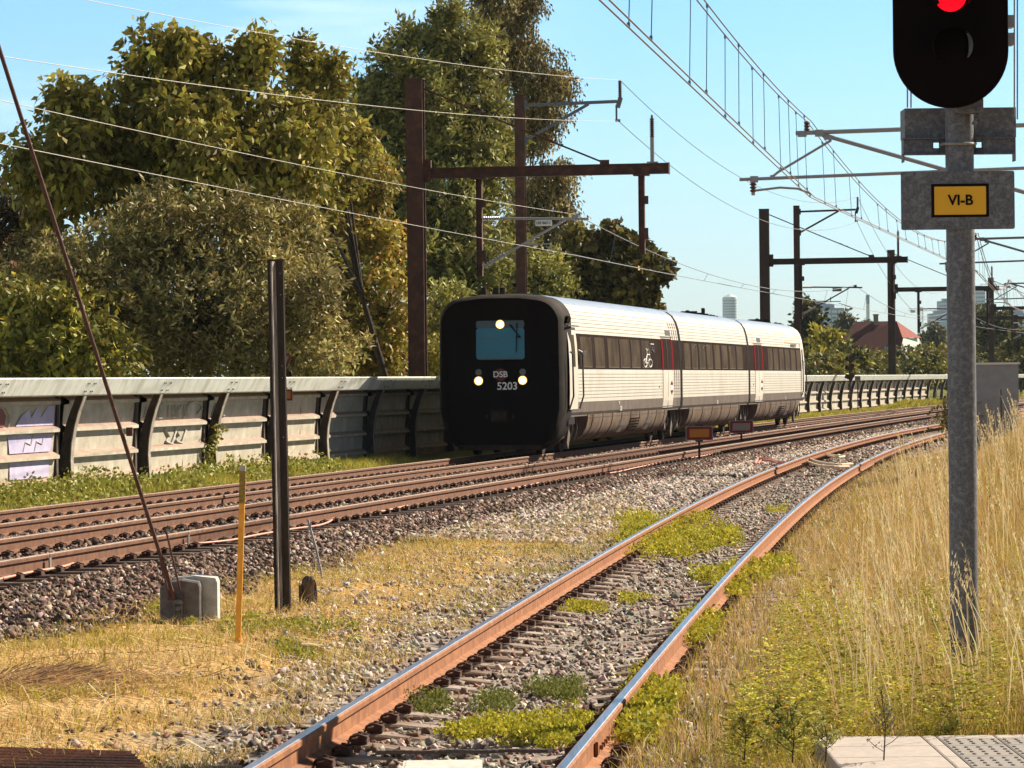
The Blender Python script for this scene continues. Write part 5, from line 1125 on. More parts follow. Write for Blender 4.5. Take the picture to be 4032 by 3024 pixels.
tot += tree('undergrowth_bush', 'low leafy undergrowth along the barrier between the left bush and the dark post', 'bush', [(170+75*i, 770+12*(i % 2), 55, 97) for i in range(7)] + [(220+90*i, 690, 60, 99) for i in range(5)], (-3.5, 98), .12, 1.1, (.24, .215, .05), YG, .2, gb, .35, .5, .06, .25, 8)
tot += tree('undergrowth_bush', 'low leafy undergrowth behind the tall portal mast beside the nose of the train', 'bush', [(690+60*i, 775+10*(i % 2), 50, 113) for i in range(6)] + [(700+70*i, 700, 55, 115) for i in range(5)] + [(1080, 760, 60, 116), (1160, 740, 60, 120), (1240, 720, 50, 122)], (-1.5, 114), .13, 1.0, (.26, .235, .05), YG, .2, gb, .35, .5, .06, .25, 8)
tot += tree('undergrowth_bush', 'dull olive thicket filling the gap below the big tree at the far left', 'bush', [(30+80*i, 560+10*(i % 2), 60, 100) for i in range(5)] + [(0+80*i, 650, 60, 99) for i in range(5)], (-5.5, 100), .12, 1.0, (.20, .16, .06), (.38, .32, .12), .2, gb, .35, .5, .06, .2, 8)
# far greenery right of the train
fg2 = 'greenery behind the barrier right of the train'
def fartree(nm, lab, cl, base, leaf, dens, c_, t_, cat='tree', tk=.2): return tree(nm, lab, cat, cl, base, leaf, dens, c_, t_, .3, fg2, leaf*2.5, .55, tk, .2, 8)
def XY(u, Y): p = pt(u*1.8227, 800*1.8227, Y); return (p.x, p.y)
fartree('conifer_tree', 'dark pointed conifer just right of the rear car', [(1742, 668, 9, 285), (1748, 690, 15, 285), (1752, 720, 26, 285), (1756, 755, 34, 285), (1790, 765, 24, 285), (1742, 678, 10, 285)], XY(1765, 286), .40, .45, (.06, .06, .02), (.14, .13, .03))
fartree('yellow_green_tree', 'bright yellow green tree between the conifer and the red roof', [(1785, 735, 22, 262), (1800, 755, 26, 262), (1770, 790, 30, 260), (1755, 800, 20, 255)], XY(1780, 262), .34, .5, YG, (.35, .32, .05))
fartree('grey_green_tree', 'tall grey green tree behind the left end of the red roof', [(1822, 706, 13, 460), (1830, 693, 8, 460), (1812, 724, 14, 460), (1850, 718, 10, 460), (1868, 708, 6, 460)], XY(1835, 460), .5, .3, (.10, .09, .05), (.18, .16, .08))
hed = [(1752, 785), (1790, 790), (1830, 775), (1860, 785), (1900, 790), (1945, 785), (1985, 780), (2020, 775), (2055, 785), (2100, 790)]
for i, (u, v) in enumerate(hed):
    Yh = 235+12*i
    fartree('hedge_bush', ('rounded hedge bush directly right of the train tail', 'second hedge bush from the train tail', 'tall rounded hedge bush below the red roof eaves', 'hedge bush behind the lamp hoods', 'golden hedge bush left of the third portal mast', 'hedge bush right behind the third portal mast', 'hedge bush in front of the white gable', 'hedge bush just left of the signal post', 'hedge bush hidden mostly by the signal post', 'hedge bush above the grey cabinet')[i],
            [(u, v, 26, Yh), (u-18, v+14, 22, Yh), (u+20, v+12, 22, Yh), (u, v+22, 24, Yh-2)], XY(u, Yh), .32, .40, ((.13, .12, .03), (.20, .17, .035), (.10, .10, .03))[i % 3], (.30, .26, .05), 'bush', .12)
fartree('round_tree', 'dark round tree behind the cabinet right of the signal post', [(2120, 700, 32, 390), (2150, 720, 34, 390), (2110, 745, 36, 388), (2160, 760, 32, 388), (2130, 785, 30, 385), (2175, 790, 24, 380)], XY(2130, 390), .5, .45, (.09, .085, .025), (.22, .19, .04))
fartree('pale_tree', 'pale thin tree between the white gable and the signal post', [(2010, 730, 16, 520), (2000, 750, 18, 520), (2025, 745, 16, 520), (2020, 715, 9, 520)], XY(2010, 520), .5, .3, (.16, .14, .07), (.28, .25, .12))
fartree('edge_tree', 'olive tree at the right edge beyond the gantries', [(2205, 770, 30, 330), (2230, 740, 30, 330), (2215, 800, 30, 325)], XY(2215, 330), .45, .4, (.15, .13, .03), (.28, .24, .05))
open('/tmp/leaves.txt','w').write(str(tot))

def blades(P, H, W, colr, lean=.35, wind=(0, 0)):
    n = len(P); a = rng.uniform(0, 2*np.pi, n); wd = np.c_[np.cos(a), np.sin(a), 0*a]; ld = np.c_[rng.normal(0, lean, n)+wind[0], rng.normal(0, lean, n)+wind[1], 0*a]
    up = np.array([0, 0, 1.0]); H = H[:, None]; W = W[:, None]
    m_ = P + up*H*.55 + ld*H*.22; t_ = P + up*H*(.98) + ld*H*.8
    V = np.stack([P-wd*W/2, P+wd*W/2, m_+wd*W*.38, m_-wd*W*.38, t_], 1).reshape(-1, 3); i = 5*np.arange(n)[:, None]
    return V, [i+np.array([[0, 1, 2, 3]]), i+np.array([[3, 2, 4]])], np.repeat(colr, 5, 0)
def gobj(name, sets, label, cat='grass'):
    Vs, Q4, Q3, Cs = [], [], [], []; off = 0
    for V, (q4, q3), c_ in sets: Vs.append(V); Q4.append(q4+off); Q3.append(q3+off); Cs.append(c_); off += len(V)
    o = np_obj(name, np.concatenate(Vs), [np.concatenate(Q4), np.concatenate(Q3)], M_grass, colr=np.concatenate(Cs)); return tag(o, label, cat, kind='stuff')
ST = (.60, .42, .17); ST2 = (.46, .29, .10); GR = (.20, .20, .03); GY = (.46, .39, .045); WH = (.78, .62, .36); PK = (.56, .34, .19)
def gmix(n, table):
    k = rng.choice(len(table), n, p=np.array([t[1] for t in table])/sum(t[1] for t in table)); c_ = np.array([t[0] for t in table])[k]
    return np.clip(c_*(1+rng.normal(0, .2, (n, 1))), .01, .85)
# left foreground and strip between tracks
n = 170000; yv = 13+52*rng.random(n)**1.75; sL, oL = track_coords(xs(yv)-1.5, yv); xl_, yl_, _ = TT(sL, 2.35+0*sL); fr = rng.random(n)
xL = np.maximum(xl_, -(.16*yv+1.6)); x = xL*(1-fr)+(xs(yv)-1.1)*fr; k = (xL < xs(yv)-1.4); x, y = x[k], yv[k]
dn = .60 + .65*vnoise(x, y, 1.9, 31) + .35*vnoise(x, y, 5, 32) - 1.0*sm(y+9*vnoise(x, y, .5, 35), 42, 64) - .28*sm(x-xs(y), -2.3, -1.4); k = rng.random(len(x)) < dn; x, y = x[k], y[k]
P = mk(x, y, dz=-.01); gp_ = vnoise(x, y, .9, 33)
c = gmix(len(x), ((ST, 5), (GR, .8), (GY, 2.2), (ST2, 2), (WH, .8))); c[(gp_ > .35) & (rng.random(len(x)) < .55)] = np.array(GY)*.8
gobj('short_grass', [blades(P, .03+.085*rng.random(len(x))**1.8+.10*(rng.random(len(x)) < .03), .005+.004*rng.random(len(x)), c, .9)], 'short dry yellow grass between the ballast and the siding')
# lying straw
n = 7000; yv = 13+32*rng.random(n)**1.5; x = rng.uniform(-1, 1, n); x = -1.5+(-(.15*yv+1.2)+1.5)*rng.random(n); x = np.where(rng.random(n) < .5, xs(yv)-1.4-1.8*rng.random(n), x); k = x < xs(yv)-1.1; x, yv = x[k], yv[k]; s_, o_ = track_coords(x, yv); k = o_ > 2.6; x, yv = x[k], yv[k]
P = mk(x, yv, dz=.035); a = rng.uniform(0, np.pi, len(x)); ln = .06+.20*rng.random(len(x)); D = np.c_[np.cos(a), np.sin(a), rng.normal(0, .12, len(x))]; Wd = np.c_[-np.sin(a), np.cos(a), 0*a]*.0028
V = np.stack([P-Wd, P+Wd, P+D*ln[:, None]+Wd, P+D*ln[:, None]-Wd+np.array([0, 0, .001])], 1).reshape(-1, 3)
tag(np_obj('cut_straw', V, [np.arange(len(V)).reshape(-1, 4)], M_grass, colr=np.repeat(gmix(len(x), ((WH, 2), (ST, 2), (PK, 1))), 4, 0)), 'loose pale straws lying across the mown grass', 'straw', kind='stuff')
# brownish straw pile at left
n = 3500; cpt = gp(190, 2672, -.1); r_ = rng.normal(0, .34, n); r2 = rng.normal(0, .22, n); x = cpt.x+r_; y = cpt.y+r2*2; P = mk(x, y, dz=.0)+np.c_[0*x, 0*x, .09*np.exp(-(r_/.4)**2-(r2/.25)**2)*rng.random(n)]
a = rng.normal(0, .5, n); ln = .06+.14*rng.random(n); D = np.c_[np.cos(a), np.sin(a), rng.normal(0, .2, n)]; Wd = np.c_[-np.sin(a)*.3, np.cos(a)*.3, 1+0*a]*.003
V = np.stack([P-Wd, P+Wd, P+D*ln[:, None]+Wd, P+D*ln[:, None]-Wd], 1).reshape(-1, 3)
tag(np_obj('straw_heap', V, [np.arange(len(V)).reshape(-1, 4)], M_grass, colr=np.repeat(gmix(n, ((PK, 3), (ST, 1), ((.25, .14, .09), 1.5))), 4, 0)), 'low heap of pinkish brown cut straw at the left', 'straw', kind='stuff')
# right bank, tall grass
n = 210000; yv = 16.2+64*rng.random(n)**1.7; x0_ = xs(yv)+.88; x1_ = .158*yv+1.6; fr = rng.random(n); x = x0_+(x1_-x0_)*fr; k = x1_ > x0_; x, y = x[k], yv[k]
pl = (y < Ye+.12) & (x > pb.x-.05); x, y = x[~pl], y[~pl]
osr = (x-xs(y)); dn = .55+.7*sm(osr, .9, 2.2)+.25*vnoise(x, y, 2.2, 41); k = rng.random(len(x)) < dn; x, y, osr = x[k], y[k], osr[k]
nearpost = (np.abs(x-sx) < .13) & (y > sy-.13) & (y < sy+.13); x, y, osr = x[~nearpost], y[~nearpost], osr[~nearpost]
P = mk(x, y, dz=-.02); tall = (.13+.20*sm(osr, 1.2, 3.4))*(.35+1.1*rng.random(len(x)))*(1-.15*sm(y, 40, 70)); low = y < 19.0; tall[low] *= .75
gg = vnoise(x, y, 1.4, 43)+.8*(1-sm(y, 18, 25)); c = gmix(len(x), ((ST, 4), (WH, .7), (ST2, 2.5), (GY, 1.2), (PK, .8), (GR, .5)))
kk = rng.random(len(x)) < np.clip(.10+.30*gg, 0, .6); c[kk] = gmix(kk.sum(), ((GR, 2), (GY, 2), ((.26, .20, .05), 1)))
gobj('tall_dry_grass', [blades(P, tall, .004+.005*rng.random(len(x))*(1+.6*sm(y, 30, 60)), c, .42)], 'dense tall straw coloured grass on the bank right of the siding')
# seed head stalks
def stalks(n, yr, label, hh=(.55, 1.0), xr=None, cnt=3):
    y = yr[0]+(yr[1]-yr[0])*rng.random(n)**1.3; x = xs(y)+2.0+rng.random(n)*(np.maximum(.15*y+.8-xs(y)-2.0, .2)); P = mk(x, y, dz=-.02)
    H = rng.uniform(*hh, n); lx = rng.normal(-.12, .13, n); ly = rng.normal(0, .1, n); sets = []; Vs = []; Cs = []
    T_ = P+np.c_[lx*H, ly*H, H]; w_ = .0022*(1+.02*y)
    M_ = P+np.c_[lx*H*.3, ly*H*.3, H*.55]; wd = np.c_[w_, 0*w_, 0*w_]
    V = np.stack([P-wd, P+wd, M_+wd, M_-wd, T_], 1).reshape(-1, 3); i = 5*np.arange(n)[:, None]; c_ = gmix(n, ((ST, 1), (WH, 2)))
    sets = [(V, [i+np.array([[0, 1, 2, 3]]), i+np.array([[3, 2, 4]])], np.repeat(c_, 5, 0))]
    # heads as clusters of short blades
    hn = 12; f_ = rng.random((n, hn, 1)); Hp = (M_[:, None]*(1-(.55+.45*f_))+T_[:, None]*(.55+.45*f_)).reshape(-1, 3); rr_ = rng.normal(0, .006, Hp.shape); Hp = Hp+rr_
    sets.append(blades(Hp, np.full(len(Hp), .03)*(.7+.6*rng.random(len(Hp))), np.full(len(Hp), .005)*(1+.015*np.repeat(y, hn)), np.repeat(gmix(n, ((WH, 3), ((.60, .44, .27), 1))), hn, 0), .5))
    return gobj('seeding_grass', sets, label)
stalks(900, (18.5, 60), 'tall pale grass stalks with seed heads swaying on the bank')
P_ = [gp(u, v, -.15) for u, v in ((2910, 2010), (2925, 2000), (2940, 2040), (2960, 2120), (2990, 2150), (2975, 2100), (3020, 2160))]
# leafy weeds
def weeds(name, spots, label, leaf=.035, colr=GY, tint=YG, h=.12, dens=420, up=.4):
    Ps, Ds, Cs = [], [], []
    for (u, v, ru, rv) in spots:
        n = int(dens*max(ru*rv/2500, .12)); nc_ = max(4, n//16); cu = u+ru*rng.normal(0, .62, nc_); cv = v+rv*rng.normal(0, .62, nc_); ii_ = rng.integers(0, nc_, n); sp_ = rng.uniform(.4, 1.3, nc_)[ii_]; uu = cu[ii_]+14*sp_*rng.normal(0, 1, n); vv = cv[ii_]+5*sp_*rng.normal(0, 1, n)
        G_ = np.array([gp(a_, min(max(b_, 1560), 3100), -.16) for a_, b_ in zip(uu, vv)]); z = ground_z(G_[:, 0], G_[:, 1])
        for k in range(5):
            Ps.append(np.c_[G_[:, 0]+rng.normal(0, .03, n), G_[:, 1]+rng.normal(0, .05, n), z+h*rng.random(n)]); Ds.append(rng.normal(size=(n, 3))+np.array([0, -.2, up])); Cs.append(lcol(n, colr, .2, tint, .3))
    V, Fq, Cc = leaves(np.concatenate(Ps), np.concatenate(Ds), leaf, np.concatenate(Cs), .6)
    return tag(np_obj(name, V, [Fq], M_grass, colr=Cc), label, 'weeds', kind='stuff')
YW = (.46, .40, .035)
weeds('yellow_weeds', [(2530, 2080, 75, 40), (2620, 2110, 90, 45), (2700, 2060, 70, 25), (2780, 2130, 100, 25), (2850, 2110, 60, 20), (2640, 2170, 110, 18), (2500, 2140, 50, 18)], 'large bright yellow green weed patch between the siding rails', .04, YW, (.30, .30, .04), .14, 520)
weeds('yellow_weeds', [(2880, 2290, 60, 45), (2950, 2270, 70, 30), (3050, 2250, 60, 25), (2900, 2340, 50, 25), (2780, 2270, 60, 14)], 'yellow green weeds spilling over the outer side of the right siding rail', .04, YW, (.3, .3, .04), .14, 520)
weeds('yellow_weeds', [(2080, 2860, 140, 30), (2230, 2850, 90, 35), (1900, 2860, 100, 14), (2170, 2900, 90, 25), (1800, 2870, 60, 14)], 'low weeds between the siding rails near the bottom edge', .028, YW, (.28, .28, .04), .07, 520)
weeds('yellow_weeds', [(2560, 2810, 60, 70), (2500, 2880, 50, 60), (2750, 2480, 60, 40), (2600, 2760, 50, 40), (2720, 2530, 40, 30)], 'yellow green weeds right of the right siding rail in the foreground', .035, YW, (.28, .28, .04), .16, 650)
weeds('yellow_weeds', [(2250, 2375, 90, 14), (2330, 2390, 60, 10), (3080, 2000, 50, 12), (2480, 2350, 60, 10)], 'thin creeping weeds across the middle of the siding', .03, YW, (.3, .3, .04), .06, 420)
weeds('green_weeds', [(1690, 2760, 50, 30), (1950, 2760, 50, 25), (2200, 2720, 90, 25)], 'small dark green tufts between the siding rails', .022, (.20, .21, .05), (.12, .14, .03), .09, 520, 1.4)
weeds('green_weeds', [(1130, 2590, 70, 18), (1200, 2600, 60, 14), (980, 2460, 60, 14), (1100, 2500, 200, 20), (640, 2430, 60, 10)], 'small leafy weeds around the yellow brick and stake', .026, (.24, .24, .05), YW, .06, 380)
# verge left of the far track
n = 26000; s_ = 14+52*rng.random(n)**1.2; o_ = rng.uniform(-7.55, OF-1.5, n); x, y, _ = TT(s_, o_); k = o_ < OF-1.55-.35*rng.random(n); x, y, o_ = x[k], y[k], o_[k]; P = mk(x, y, dz=-.01)
gobj('verge_grass', [blades(P, .10+.13*rng.random(len(x)), .009+.006*rng.random(len(x)), gmix(len(x), ((GY, 3), ((.28, .30, .05), 3), (ST, .8))), .45)], 'bright green grass strip between the far track and the barrier')
n = 9000; s_ = np.where(rng.random(n) < .6, 14+14*rng.random(n), 26+34*rng.random(n)**1.3); o_ = rng.normal(-6.75, .45, n); o_ = np.clip(o_, -7.6, -5.95); x, y, _ = TT(s_, o_); k = vnoise(x, y, 1.1, 51) > -.25; x, y = x[k], y[k]
Ps, Ds, Cs = [], [], []
for k in range(6): Ps.append(mk(x, y)+np.c_[rng.normal(0, .05, len(x)), rng.normal(0, .05, len(x)), (.30*np.clip(.8+vnoise(x, y, 2, 52), .2, 1.5))*rng.random(len(x))]); Ds.append(rng.normal(size=(len(x), 3))+np.array([.3, -.3, .4])); Cs.append(lcol(len(x), (.27, .27, .05), .2, (.42, .40, .10), .3))
V, Fq, Cc = leaves(np.concatenate(Ps), np.concatenate(Ds), .075, np.concatenate(Cs), .7)
tag(np_obj('verge_weeds', V, [Fq], M_leaf, colr=Cc), 'leafy brambles at the foot of the barrier', 'weeds', kind='stuff')
n = 30000; s_ = 105+190*rng.random(n); o_ = rng.uniform(-7.5, OF-1.7, n); x, y, _ = TT(s_, o_); P = mk(x, y, dz=-.01); hgt = .16+.35*np.clip(vnoise(x, y, .25, 61), 0, 1)*(o_ < -6)*sm(s_, 150, 175)
gobj('verge_grass', [blades(P, hgt*(.6+.6*rng.random(n)), .05+.02*rng.random(n), gmix(n, ((GY, 3), ((.28, .30, .05), 2), (ST, .6))), .45)], 'yellow green verge beside the far track beyond the train')
# climbing plant on barrier
P0 = WP(s_list[2]+.1, .2, -.1); Ps, Ds, Cs = [], [], []
mbv = MB(); pth = [WP(s_list[1]+bay*.93+.25*math.sin(i*.7), .16+.03*math.cos(i), -.1+.085*i) for i in range(14)]; e = empty('climbing_plant', P0, 'small creeper climbing a barrier rib left of the dark steel post', 'plant'); mbv.tube(pth, .008, 5); mbv.build('stem', M['bark'], e)
pa = np.array([tuple(p) for p in pth]); pp = pa[rng.integers(0, 14, 260)]+rng.normal(0, .07, (260, 3)); V, Fq, Cc = leaves(pp, rng.normal(size=(260, 3))+np.array([.3, -.4, -.2]), .10, lcol(260, (.30, .28, .06), .2), .7); np_obj('leaves', V, [Fq], M_leaf, e, Cc)
# individual herbs near the platform
def herb(u, v, hgt, label, n=120, leaf=.035, colr=(.24, .22, .06), flower=False, dark=False):
    g = gp(u, v, ZP-.02); g.z = min(gz(g.x, g.y), ZP) if g.y > Ye else ZP; e = empty('wild_herb', g, label, 'plant', 'herbs growing along the platform edge')
    mb = MB(); tips = []
    mb.tube([g, g+Vector((.01, 0, hgt*.5)), g+Vector((-.01, 0, hgt))], [.004, .003, .0015], 5)
    for i in range(14):
        f_ = random.uniform(.1, .85); a = random.uniform(0, 6.28); st_ = g+Vector((0, 0, hgt*f_)); en = st_+Vector((math.cos(a)*.10*(1.15-f_), math.sin(a)*.10*(1.15-f_), .07)); mb.tube([st_, st_.lerp(en, .5)+Vector((0, 0, -.008)), en], .0018, 4); tips.append((st_, en))
    mb.build('stem', M['wood'] if dark else M['bark'], e)
    P = []; 
    for _ in range(n): a_, b_ = random.choice(tips); P.append(a_.lerp(b_, random.uniform(.2, 1.1))+Vector((random.gauss(0, .008), random.gauss(0, .008), random.gauss(0, .008))))
    V, Fq, Cc = leaves(np.array([tuple(p) for p in P]), rng.normal(size=(n, 3))+np.array([0, 0, .4]), leaf, lcol(n, colr, .25), .4); np_obj('leaves', V, [Fq], M_grass, e, Cc)
    if flower:
        mb = MB()
        for a_, b_ in tips[:8]: mb.tube([b_+Vector((0, 0, .01)), b_+Vector((0, 0, .018))], [.006, .011], 7)
        mb.build('flower', M['ysign'], e)
herb(3480, 3010, .34, 'dark twiggy herb standing on the platform slabs', 170, .02, (.17, .15, .09), False, True)
herb(3250, 3015, .22, 'pale green upright herb on the platform corner', 260, .026, (.40, .38, .12))
herb(3120, 3020, .28, 'leafy green herb at the bottom edge left of the platform', 320, .03, (.26, .25, .05), True)
herb(3060, 2980, .26, 'broad herb with yellow flowers left of the platform', 300, .03, (.24, .24, .05), True)
herb(2930, 3010, .25, 'yellow flowered herb farthest left at the bottom edge', 220, .03, (.28, .25, .05), True)
herb(3740, 2895, .12, 'grass tuft herb growing at the slab joint by the signal post', 120, .04, (.36, .34, .08))
# ferny tansy leaves along the bank foot
n = 620; yv = 17.7+11*rng.random(n)**2.0; x = np.maximum(xs(yv)+1.5, 0)+rng.random(n)*(.15*yv+.5-xs(yv)-1.3); k = ~((yv < Ye+.1) & (x > pb.x)); x, yv = x[k], yv[k]
Ps, Ds, Cs = [], [], []
g0 = mk(x, yv); H = .22+.22*rng.random(len(x)); tn_ = 1+.3*rng.normal(size=(len(x), 1))
for k in range(9):
    f_ = (k+1)/9; cpos = g0+np.c_[0*x, 0*x, H*f_]
    for q_ in (-1, 1):
        a = rng.uniform(0, 6.28, len(x)); dr = np.c_[np.cos(a), np.sin(a), .35+0*a]
        for j in range(5):
            b_ = cpos+dr*(.016*(j+1))*(1.5-f_); Ps.append(b_); Ds.append(np.cross(dr, np.array([0, 0, 1.0]))*(1 if j % 2 else -1)+dr*.6); Cs.append(lcol(len(x), (.36, .33, .055), .2, YW, .35)*tn_)
V, Fq, Cc = leaves(np.concatenate(Ps), np.concatenate(Ds), .030, np.clip(np.concatenate(Cs), .01, .8), .35)
tag(np_obj('ferny_weeds', V, [Fq], M_grass, colr=Cc), 'ferny green herbs among the dry grass around the signal post', 'weeds', kind='stuff')
# shrub clump right end of the main rails
cl = [pt(3760+25*i, 1640+18*(i % 3), 62+i) for i in range(6)]; cb0 = Vector((cl[2].x, cl[2].y, gz(cl[2].x, cl[2].y))); e = empty('roadside_shrub', cb0, 'leafy shrub left of the signal post where the rails disappear', 'bush')
mb = MB()
for p in cl: mb.tube([cb0, cb0.lerp(p, .6)+Vector((0, 0, .1)), p], [.02, .012, .004], 5)
mb.build('stem', M['bark'], e); Ps = np.concatenate([np.array(tuple(p))[None]+rng.normal(0, 1, (420, 3))*np.array([.16, .3, .17]) for p in cl]); V, Fq, Cc = leaves(Ps, rng.normal(size=Ps.shape)+np.array([0, 0, -.3]), .10, lcol(len(Ps), (.15, .13, .04), .3, (.34, .28, .10), .2), .45); np_obj('crown', V, [Fq], M_leaf, e, Cc)

# ------------------------------------------------------------------ buildings
def UX(u, Y): return pt(u, 1450, Y).x
def VZ(v, Y, u=3300): return pt(u, v, Y).z
# red roofed house
Yh = 420; e = empty('brick_house', (UX(3450, Yh), Yh, gz(UX(3450, Yh), Yh)), 'house with a red tiled roof darkened for shade, white gable and a chimney', 'house')
zr = VZ(1265, Yh); ze = VZ(1395, Yh); zg_ = -2; zh = VZ(1332, Yh)
rx0, rx1 = UX(3388, Yh), UX(3548, Yh); ex0, ex1 = UX(3302, Yh), UX(3556, Yh)
Y1, Y2 = Yh, Yh+9; Ym = Yh+4.5; gx1 = UX(3640, Yh+4)
ze = VZ(1405, Yh); ridgeL = Vector((rx0, Ym, zr)); ridgeR = Vector((rx1, Ym, zr))
mb = MB(); FL = Vector((UX(3303, Yh), Y1, ze)); FR = Vector((UX(3552, Yh)-.1, Y1, VZ(1412, Yh))); kn = Vector((UX(3312, Yh), Y1+1.4, VZ(1343, Yh))); BL = Vector((FL.x+1.2, Y2, ze)); HR = Vector((UX(3562, Yh), Ym-2.6, zh)); HB = Vector((gx1, Ym+2.2, zh))
mb.add([FL, FR, HR, ridgeR, ridgeL, kn], [(0, 1, 2, 3, 4, 5)]); mb.add([kn, ridgeL, BL, FL], [(0, 1, 2, 3)]); mb.add([ridgeL, ridgeR, Vector((gx1+.4, Y2, ze)), BL], [(0, 1, 2, 3)])
rf = mb.build('roof', M['roof'], e, recalc=False)
mb = MB(); mb.add([ridgeR+Vector((.02, 0, .02)), HR+Vector((0, -.1, 0)), HB], [(0, 1, 2)]); mb.build('hip', M['roof_l'], rf, recalc=False)
mb = MB(); WL = Vector((UX(3545, Yh), Ym-3.4, VZ(1405, Yh))); mb.add([Vector((HR.x+.1, HR.y+.1, zh-.05)), Vector((HB.x-.3, HB.y+.1, zh-.05)), Vector((gx1+.7, Ym+3.6, VZ(1400, Yh))), Vector((gx1+.7, Ym+3.6, zg_)), Vector((FR.x-.2, Ym-4.2, zg_)), Vector((FR.x-.2, Ym-4.2, VZ(1408, Yh)))], [(0, 1, 2, 3, 4, 5)]); wl = mb.build('gable_wall', M['render'], e, recalc=False)
mb = MB(); wc_ = Vector((UX(3596, Yh), Ym-.8, VZ(1376, Yh))); mb.box(wc_+Vector((.0, -.25, 0)), (.55, .5, .65)); mb.build('window', M['tower_b'], wl)
mb = MB(); mb.box((( ex0+ex1)/2, Yh+4.5, (ze+zg_)/2), (ex1-ex0-.6, 7.6, ze-zg_)); mb.build('wall', M['brickw'], e)
mb = MB(); cxx = UX(3465, Yh); mb.box((cxx, Ym-.3, zr+.15), (.52, .6, 1.2)); mb.box((cxx, Ym-.3, zr+.78), (.66, .72, .14)); mb.box((cxx, Ym-.6, zr-.42), (.62, .5, .1)); mb.build('chimney', M['brickw'], rf)
for u in (3414, 3496): mb = MB(); n_ = Vector((0, -.6, .5)); mb.box(Vector((UX(u, Yh), Yh+1.0, VZ(1381, Yh)+.15)), (.62, .12, .62), Matrix.Rotation(R(-38), 3, 'X')); mb.build('roof_window', M['tower_b'], rf)
# dark roofed building behind
Y_ = 520; e = empty('dark_roofed_house', (UX(3700, Y_), Y_, -2), 'low house with a dark roof mostly hidden by the signal post', 'house')
mb = MB(); a_, b_ = UX(3668, Y_), UX(3800, Y_); mb.loft([[(a_, Y_, VZ(1366, Y_)), (b_, Y_, VZ(1366, Y_)), (b_, Y_+8, VZ(1366, Y_)), (a_, Y_+8, VZ(1366, Y_))], [(a_+1.1, Y_+3.8, VZ(1333, Y_)), (b_, Y_+3.8, VZ(1333, Y_)), (b_, Y_+4.2, VZ(1333, Y_)), (a_+1.1, Y_+4.2, VZ(1333, Y_))]]); mb.build('roof', M['mast_far'], e)
mb = MB(); mb.box(((a_+b_)/2, Y_+4, (VZ(1366, Y_)-2)/2), (b_-a_-.5, 7, VZ(1366, Y_)+2)); mb.build('wall', M['brickw'], e); mb = MB(); mb.box((UX(3658, Y_), Y_+1, VZ(1362, Y_)), (.45, .5, 1.6)); mb.box((UX(3658, Y_), Y_+1, VZ(1350, Y_)), (.6, .6, .15)); mb.build('chimney', M['mast_far'], e)
# red roof glimpsed at far left
Y_ = 150; e = empty('red_roof_house', (UX(20, Y_), Y_, 0), 'house with a salmon red roof glimpsed through branches at the left edge', 'house')
x0, x1 = UX(-260, Y_), UX(175, Y_); mb = MB(); mb.loft([[(x0, Y_, VZ(1020, Y_)), (x1, Y_, VZ(1020, Y_)), (x1, Y_+8, VZ(1020, Y_)), (x0, Y_+8, VZ(1020, Y_))], [(x0, Y_+4, VZ(870, Y_)), (x1-.3, Y_+4, VZ(870, Y_)), (x1-.3, Y_+4.1, VZ(870, Y_)), (x0, Y_+4.1, VZ(870, Y_))]]); mb.build('roof', M['roof_l'], e)
mb = MB(); mb.box(((x0+x1)/2, Y_+4, VZ(1020, Y_)/2), (x1-x0-.5, 7, VZ(1020, Y_))); mb.build('wall', M['brickw'], e)
# round white tower
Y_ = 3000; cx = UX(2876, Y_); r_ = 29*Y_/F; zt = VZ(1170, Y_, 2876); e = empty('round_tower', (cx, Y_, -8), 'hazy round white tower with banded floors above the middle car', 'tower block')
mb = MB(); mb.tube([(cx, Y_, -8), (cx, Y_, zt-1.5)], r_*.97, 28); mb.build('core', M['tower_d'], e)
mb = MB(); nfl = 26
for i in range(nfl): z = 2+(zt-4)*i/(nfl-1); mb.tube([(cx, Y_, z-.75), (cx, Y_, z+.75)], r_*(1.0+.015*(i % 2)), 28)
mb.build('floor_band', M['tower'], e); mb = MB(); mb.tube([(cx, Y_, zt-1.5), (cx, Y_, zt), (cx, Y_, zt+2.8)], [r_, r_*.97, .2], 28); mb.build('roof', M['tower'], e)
def block(u0, u1, v0, Y_, label, wm, gm, nx, nz_, name='office_tower', dz=20, vb=1460):
    x0, x1, zt = UX(u0, Y_), UX(u1, Y_), VZ(v0, Y_, (u0+u1)/2); e = empty(name, ((x0+x1)/2, Y_+dz/2, -8), label, 'tower block')
    mb = MB(); mb.box(((x0+x1)/2, Y_+dz/2, (zt-8)/2), (x1-x0, dz, zt+8)); mb.box(((x0+x1)/2, Y_+dz/2, zt+1), ((x1-x0)*.6, dz*.5, 2.5)); b_ = mb.build('wall', wm, e)
    zb_ = VZ(vb, Y_, u0); hfl = (zt-1-zb_)/nz_; wfl = (x1-x0)/nx
    for j in range(nz_):
        mb = MB()
        for i in range(nx): mb.box((x0+wfl*(i+.5), Y_-.12, zb_+hfl*(j+.55)), (wfl*.82, .3, hfl*.55))
        mb.build('window_row', gm, b_)
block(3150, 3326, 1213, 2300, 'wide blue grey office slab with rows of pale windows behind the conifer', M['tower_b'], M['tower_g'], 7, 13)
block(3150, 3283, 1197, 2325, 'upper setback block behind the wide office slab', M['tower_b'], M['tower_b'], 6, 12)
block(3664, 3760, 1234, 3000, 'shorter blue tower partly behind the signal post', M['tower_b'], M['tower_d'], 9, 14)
block(3702, 3780, 1185, 3100, 'taller blue tower partly behind the signal post', M['tower_b'], M['tower_g'], 8, 18)
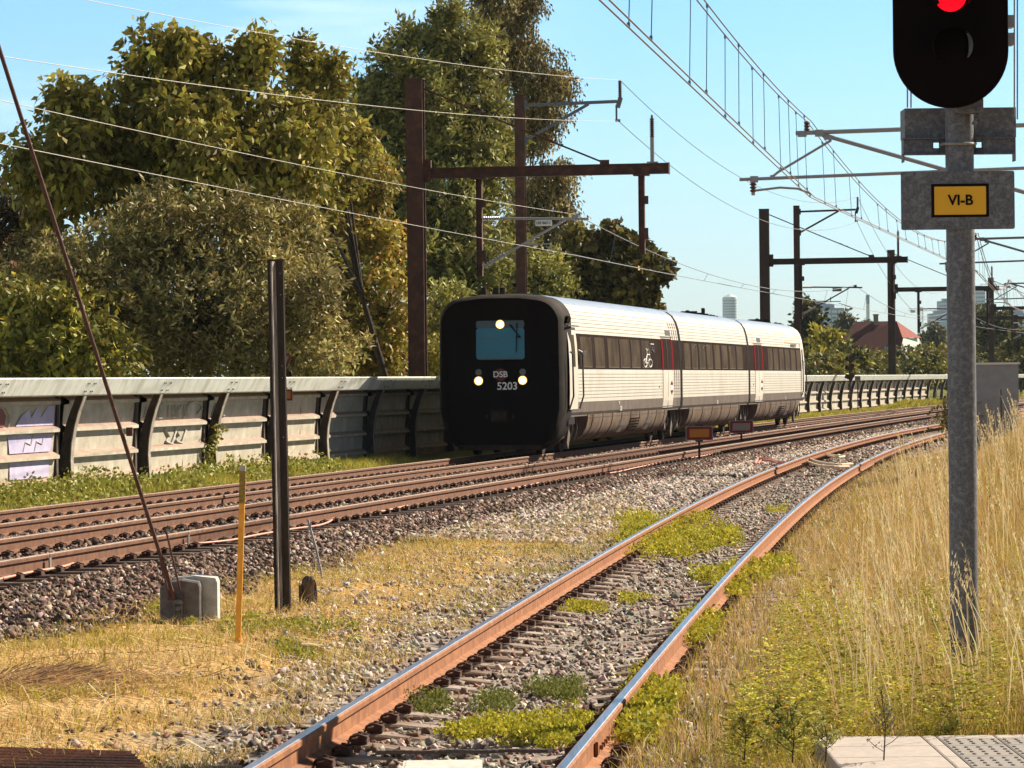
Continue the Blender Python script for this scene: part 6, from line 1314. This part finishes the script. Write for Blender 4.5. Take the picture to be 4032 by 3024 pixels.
block(3836, 3883, 1135, 3000, 'tall hazy tower directly right of the signal post', M['tower_b'], M['tower_g'], 8, 20)
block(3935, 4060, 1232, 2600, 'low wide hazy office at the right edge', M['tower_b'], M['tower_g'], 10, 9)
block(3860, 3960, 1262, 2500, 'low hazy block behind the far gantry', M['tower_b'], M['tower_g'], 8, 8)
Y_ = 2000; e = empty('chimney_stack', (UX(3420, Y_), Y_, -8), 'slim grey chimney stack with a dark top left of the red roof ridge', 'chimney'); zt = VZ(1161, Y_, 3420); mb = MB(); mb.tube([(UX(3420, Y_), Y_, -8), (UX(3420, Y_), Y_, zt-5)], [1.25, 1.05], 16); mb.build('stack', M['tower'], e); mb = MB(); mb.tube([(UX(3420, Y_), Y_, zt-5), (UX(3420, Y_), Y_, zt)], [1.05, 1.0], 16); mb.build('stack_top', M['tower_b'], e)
def crane(u, vt, ua, ub, Y_, label):
    x = UX(u, Y_); zt = VZ(vt, Y_, u); e = empty('tower_crane', (x, Y_, -8), label, 'crane'); mb = MB(); w_ = 1.0
    for a_, b_ in ((-1, -1), (1, -1), (1, 1), (-1, 1)): mb.bar((x+a_*w_, Y_+b_*w_, -8), (x+a_*w_, Y_+b_*w_, zt), .3, .3)
    z = 0
    while z < zt-3: mb.bar((x-w_, Y_-w_, z), (x+w_, Y_-w_, z+3), .2, .2); mb.bar((x+w_, Y_-w_, z), (x-w_, Y_-w_, z+3), .2, .2); z += 3
    mb.build('mast', M['crane_w'], e); mb = MB(); xa_, xb_ = UX(ua, Y_), UX(ub, Y_)
    mb.bar((xa_, Y_-1, zt), (xb_, Y_-1, zt), .35, .35); mb.bar((xa_, Y_-1, zt+1.6), (xb_, Y_-1, zt+1.6), .3, .3); q_ = xa_
    while q_ < xb_-2: mb.bar((q_, Y_-1, zt), (q_+1.5, Y_-1, zt+1.6), .18, .18); mb.bar((q_+1.5, Y_-1, zt+1.6), (q_+3, Y_-1, zt), .18, .18); q_ += 3
    mb.build('jib', M['crane_w'], e); mb = MB(); mb.box((x, Y_-1, zt+1.2), (2, 1.5, 2.4)); mb.box((xa_+3 if abs(xa_-x) < abs(xb_-x) else xb_-3, Y_-1, zt-.3), (3, 1.5, 1.8)); mb.build('counterweight', M['cranem'], e)
crane(3630, 1224, 3578, 3700, 2400, 'faint tower crane left of the signal post'); crane(3962, 1128, 3860, 3990, 2400, 'faint tower crane at the right edge')

# ------------------------------------------------------------------ haze
mb = MB(); mb.box((0, 2400, 150), (6000, 5200, 320)); hz = mb.build('haze', M['wire']); hz['kind'] = 'stuff'; hz['label'] = 'thin pale summer haze over the far city'; hz['category'] = 'haze'
hm = bpy.data.materials.new('haze_air'); hm.use_nodes = True; nt = hm.node_tree; nt.nodes.clear(); o_ = N(nt, 'ShaderNodeOutputMaterial'); pv = N(nt, 'ShaderNodeVolumePrincipled'); pv.inputs['Color'].default_value = (.72, .88, 1.0, 1); pv.inputs['Density'].default_value = .00006; nt.links.new(pv.outputs[0], o_.inputs['Volume']); hz.data.materials.clear(); hz.data.materials.append(hm)
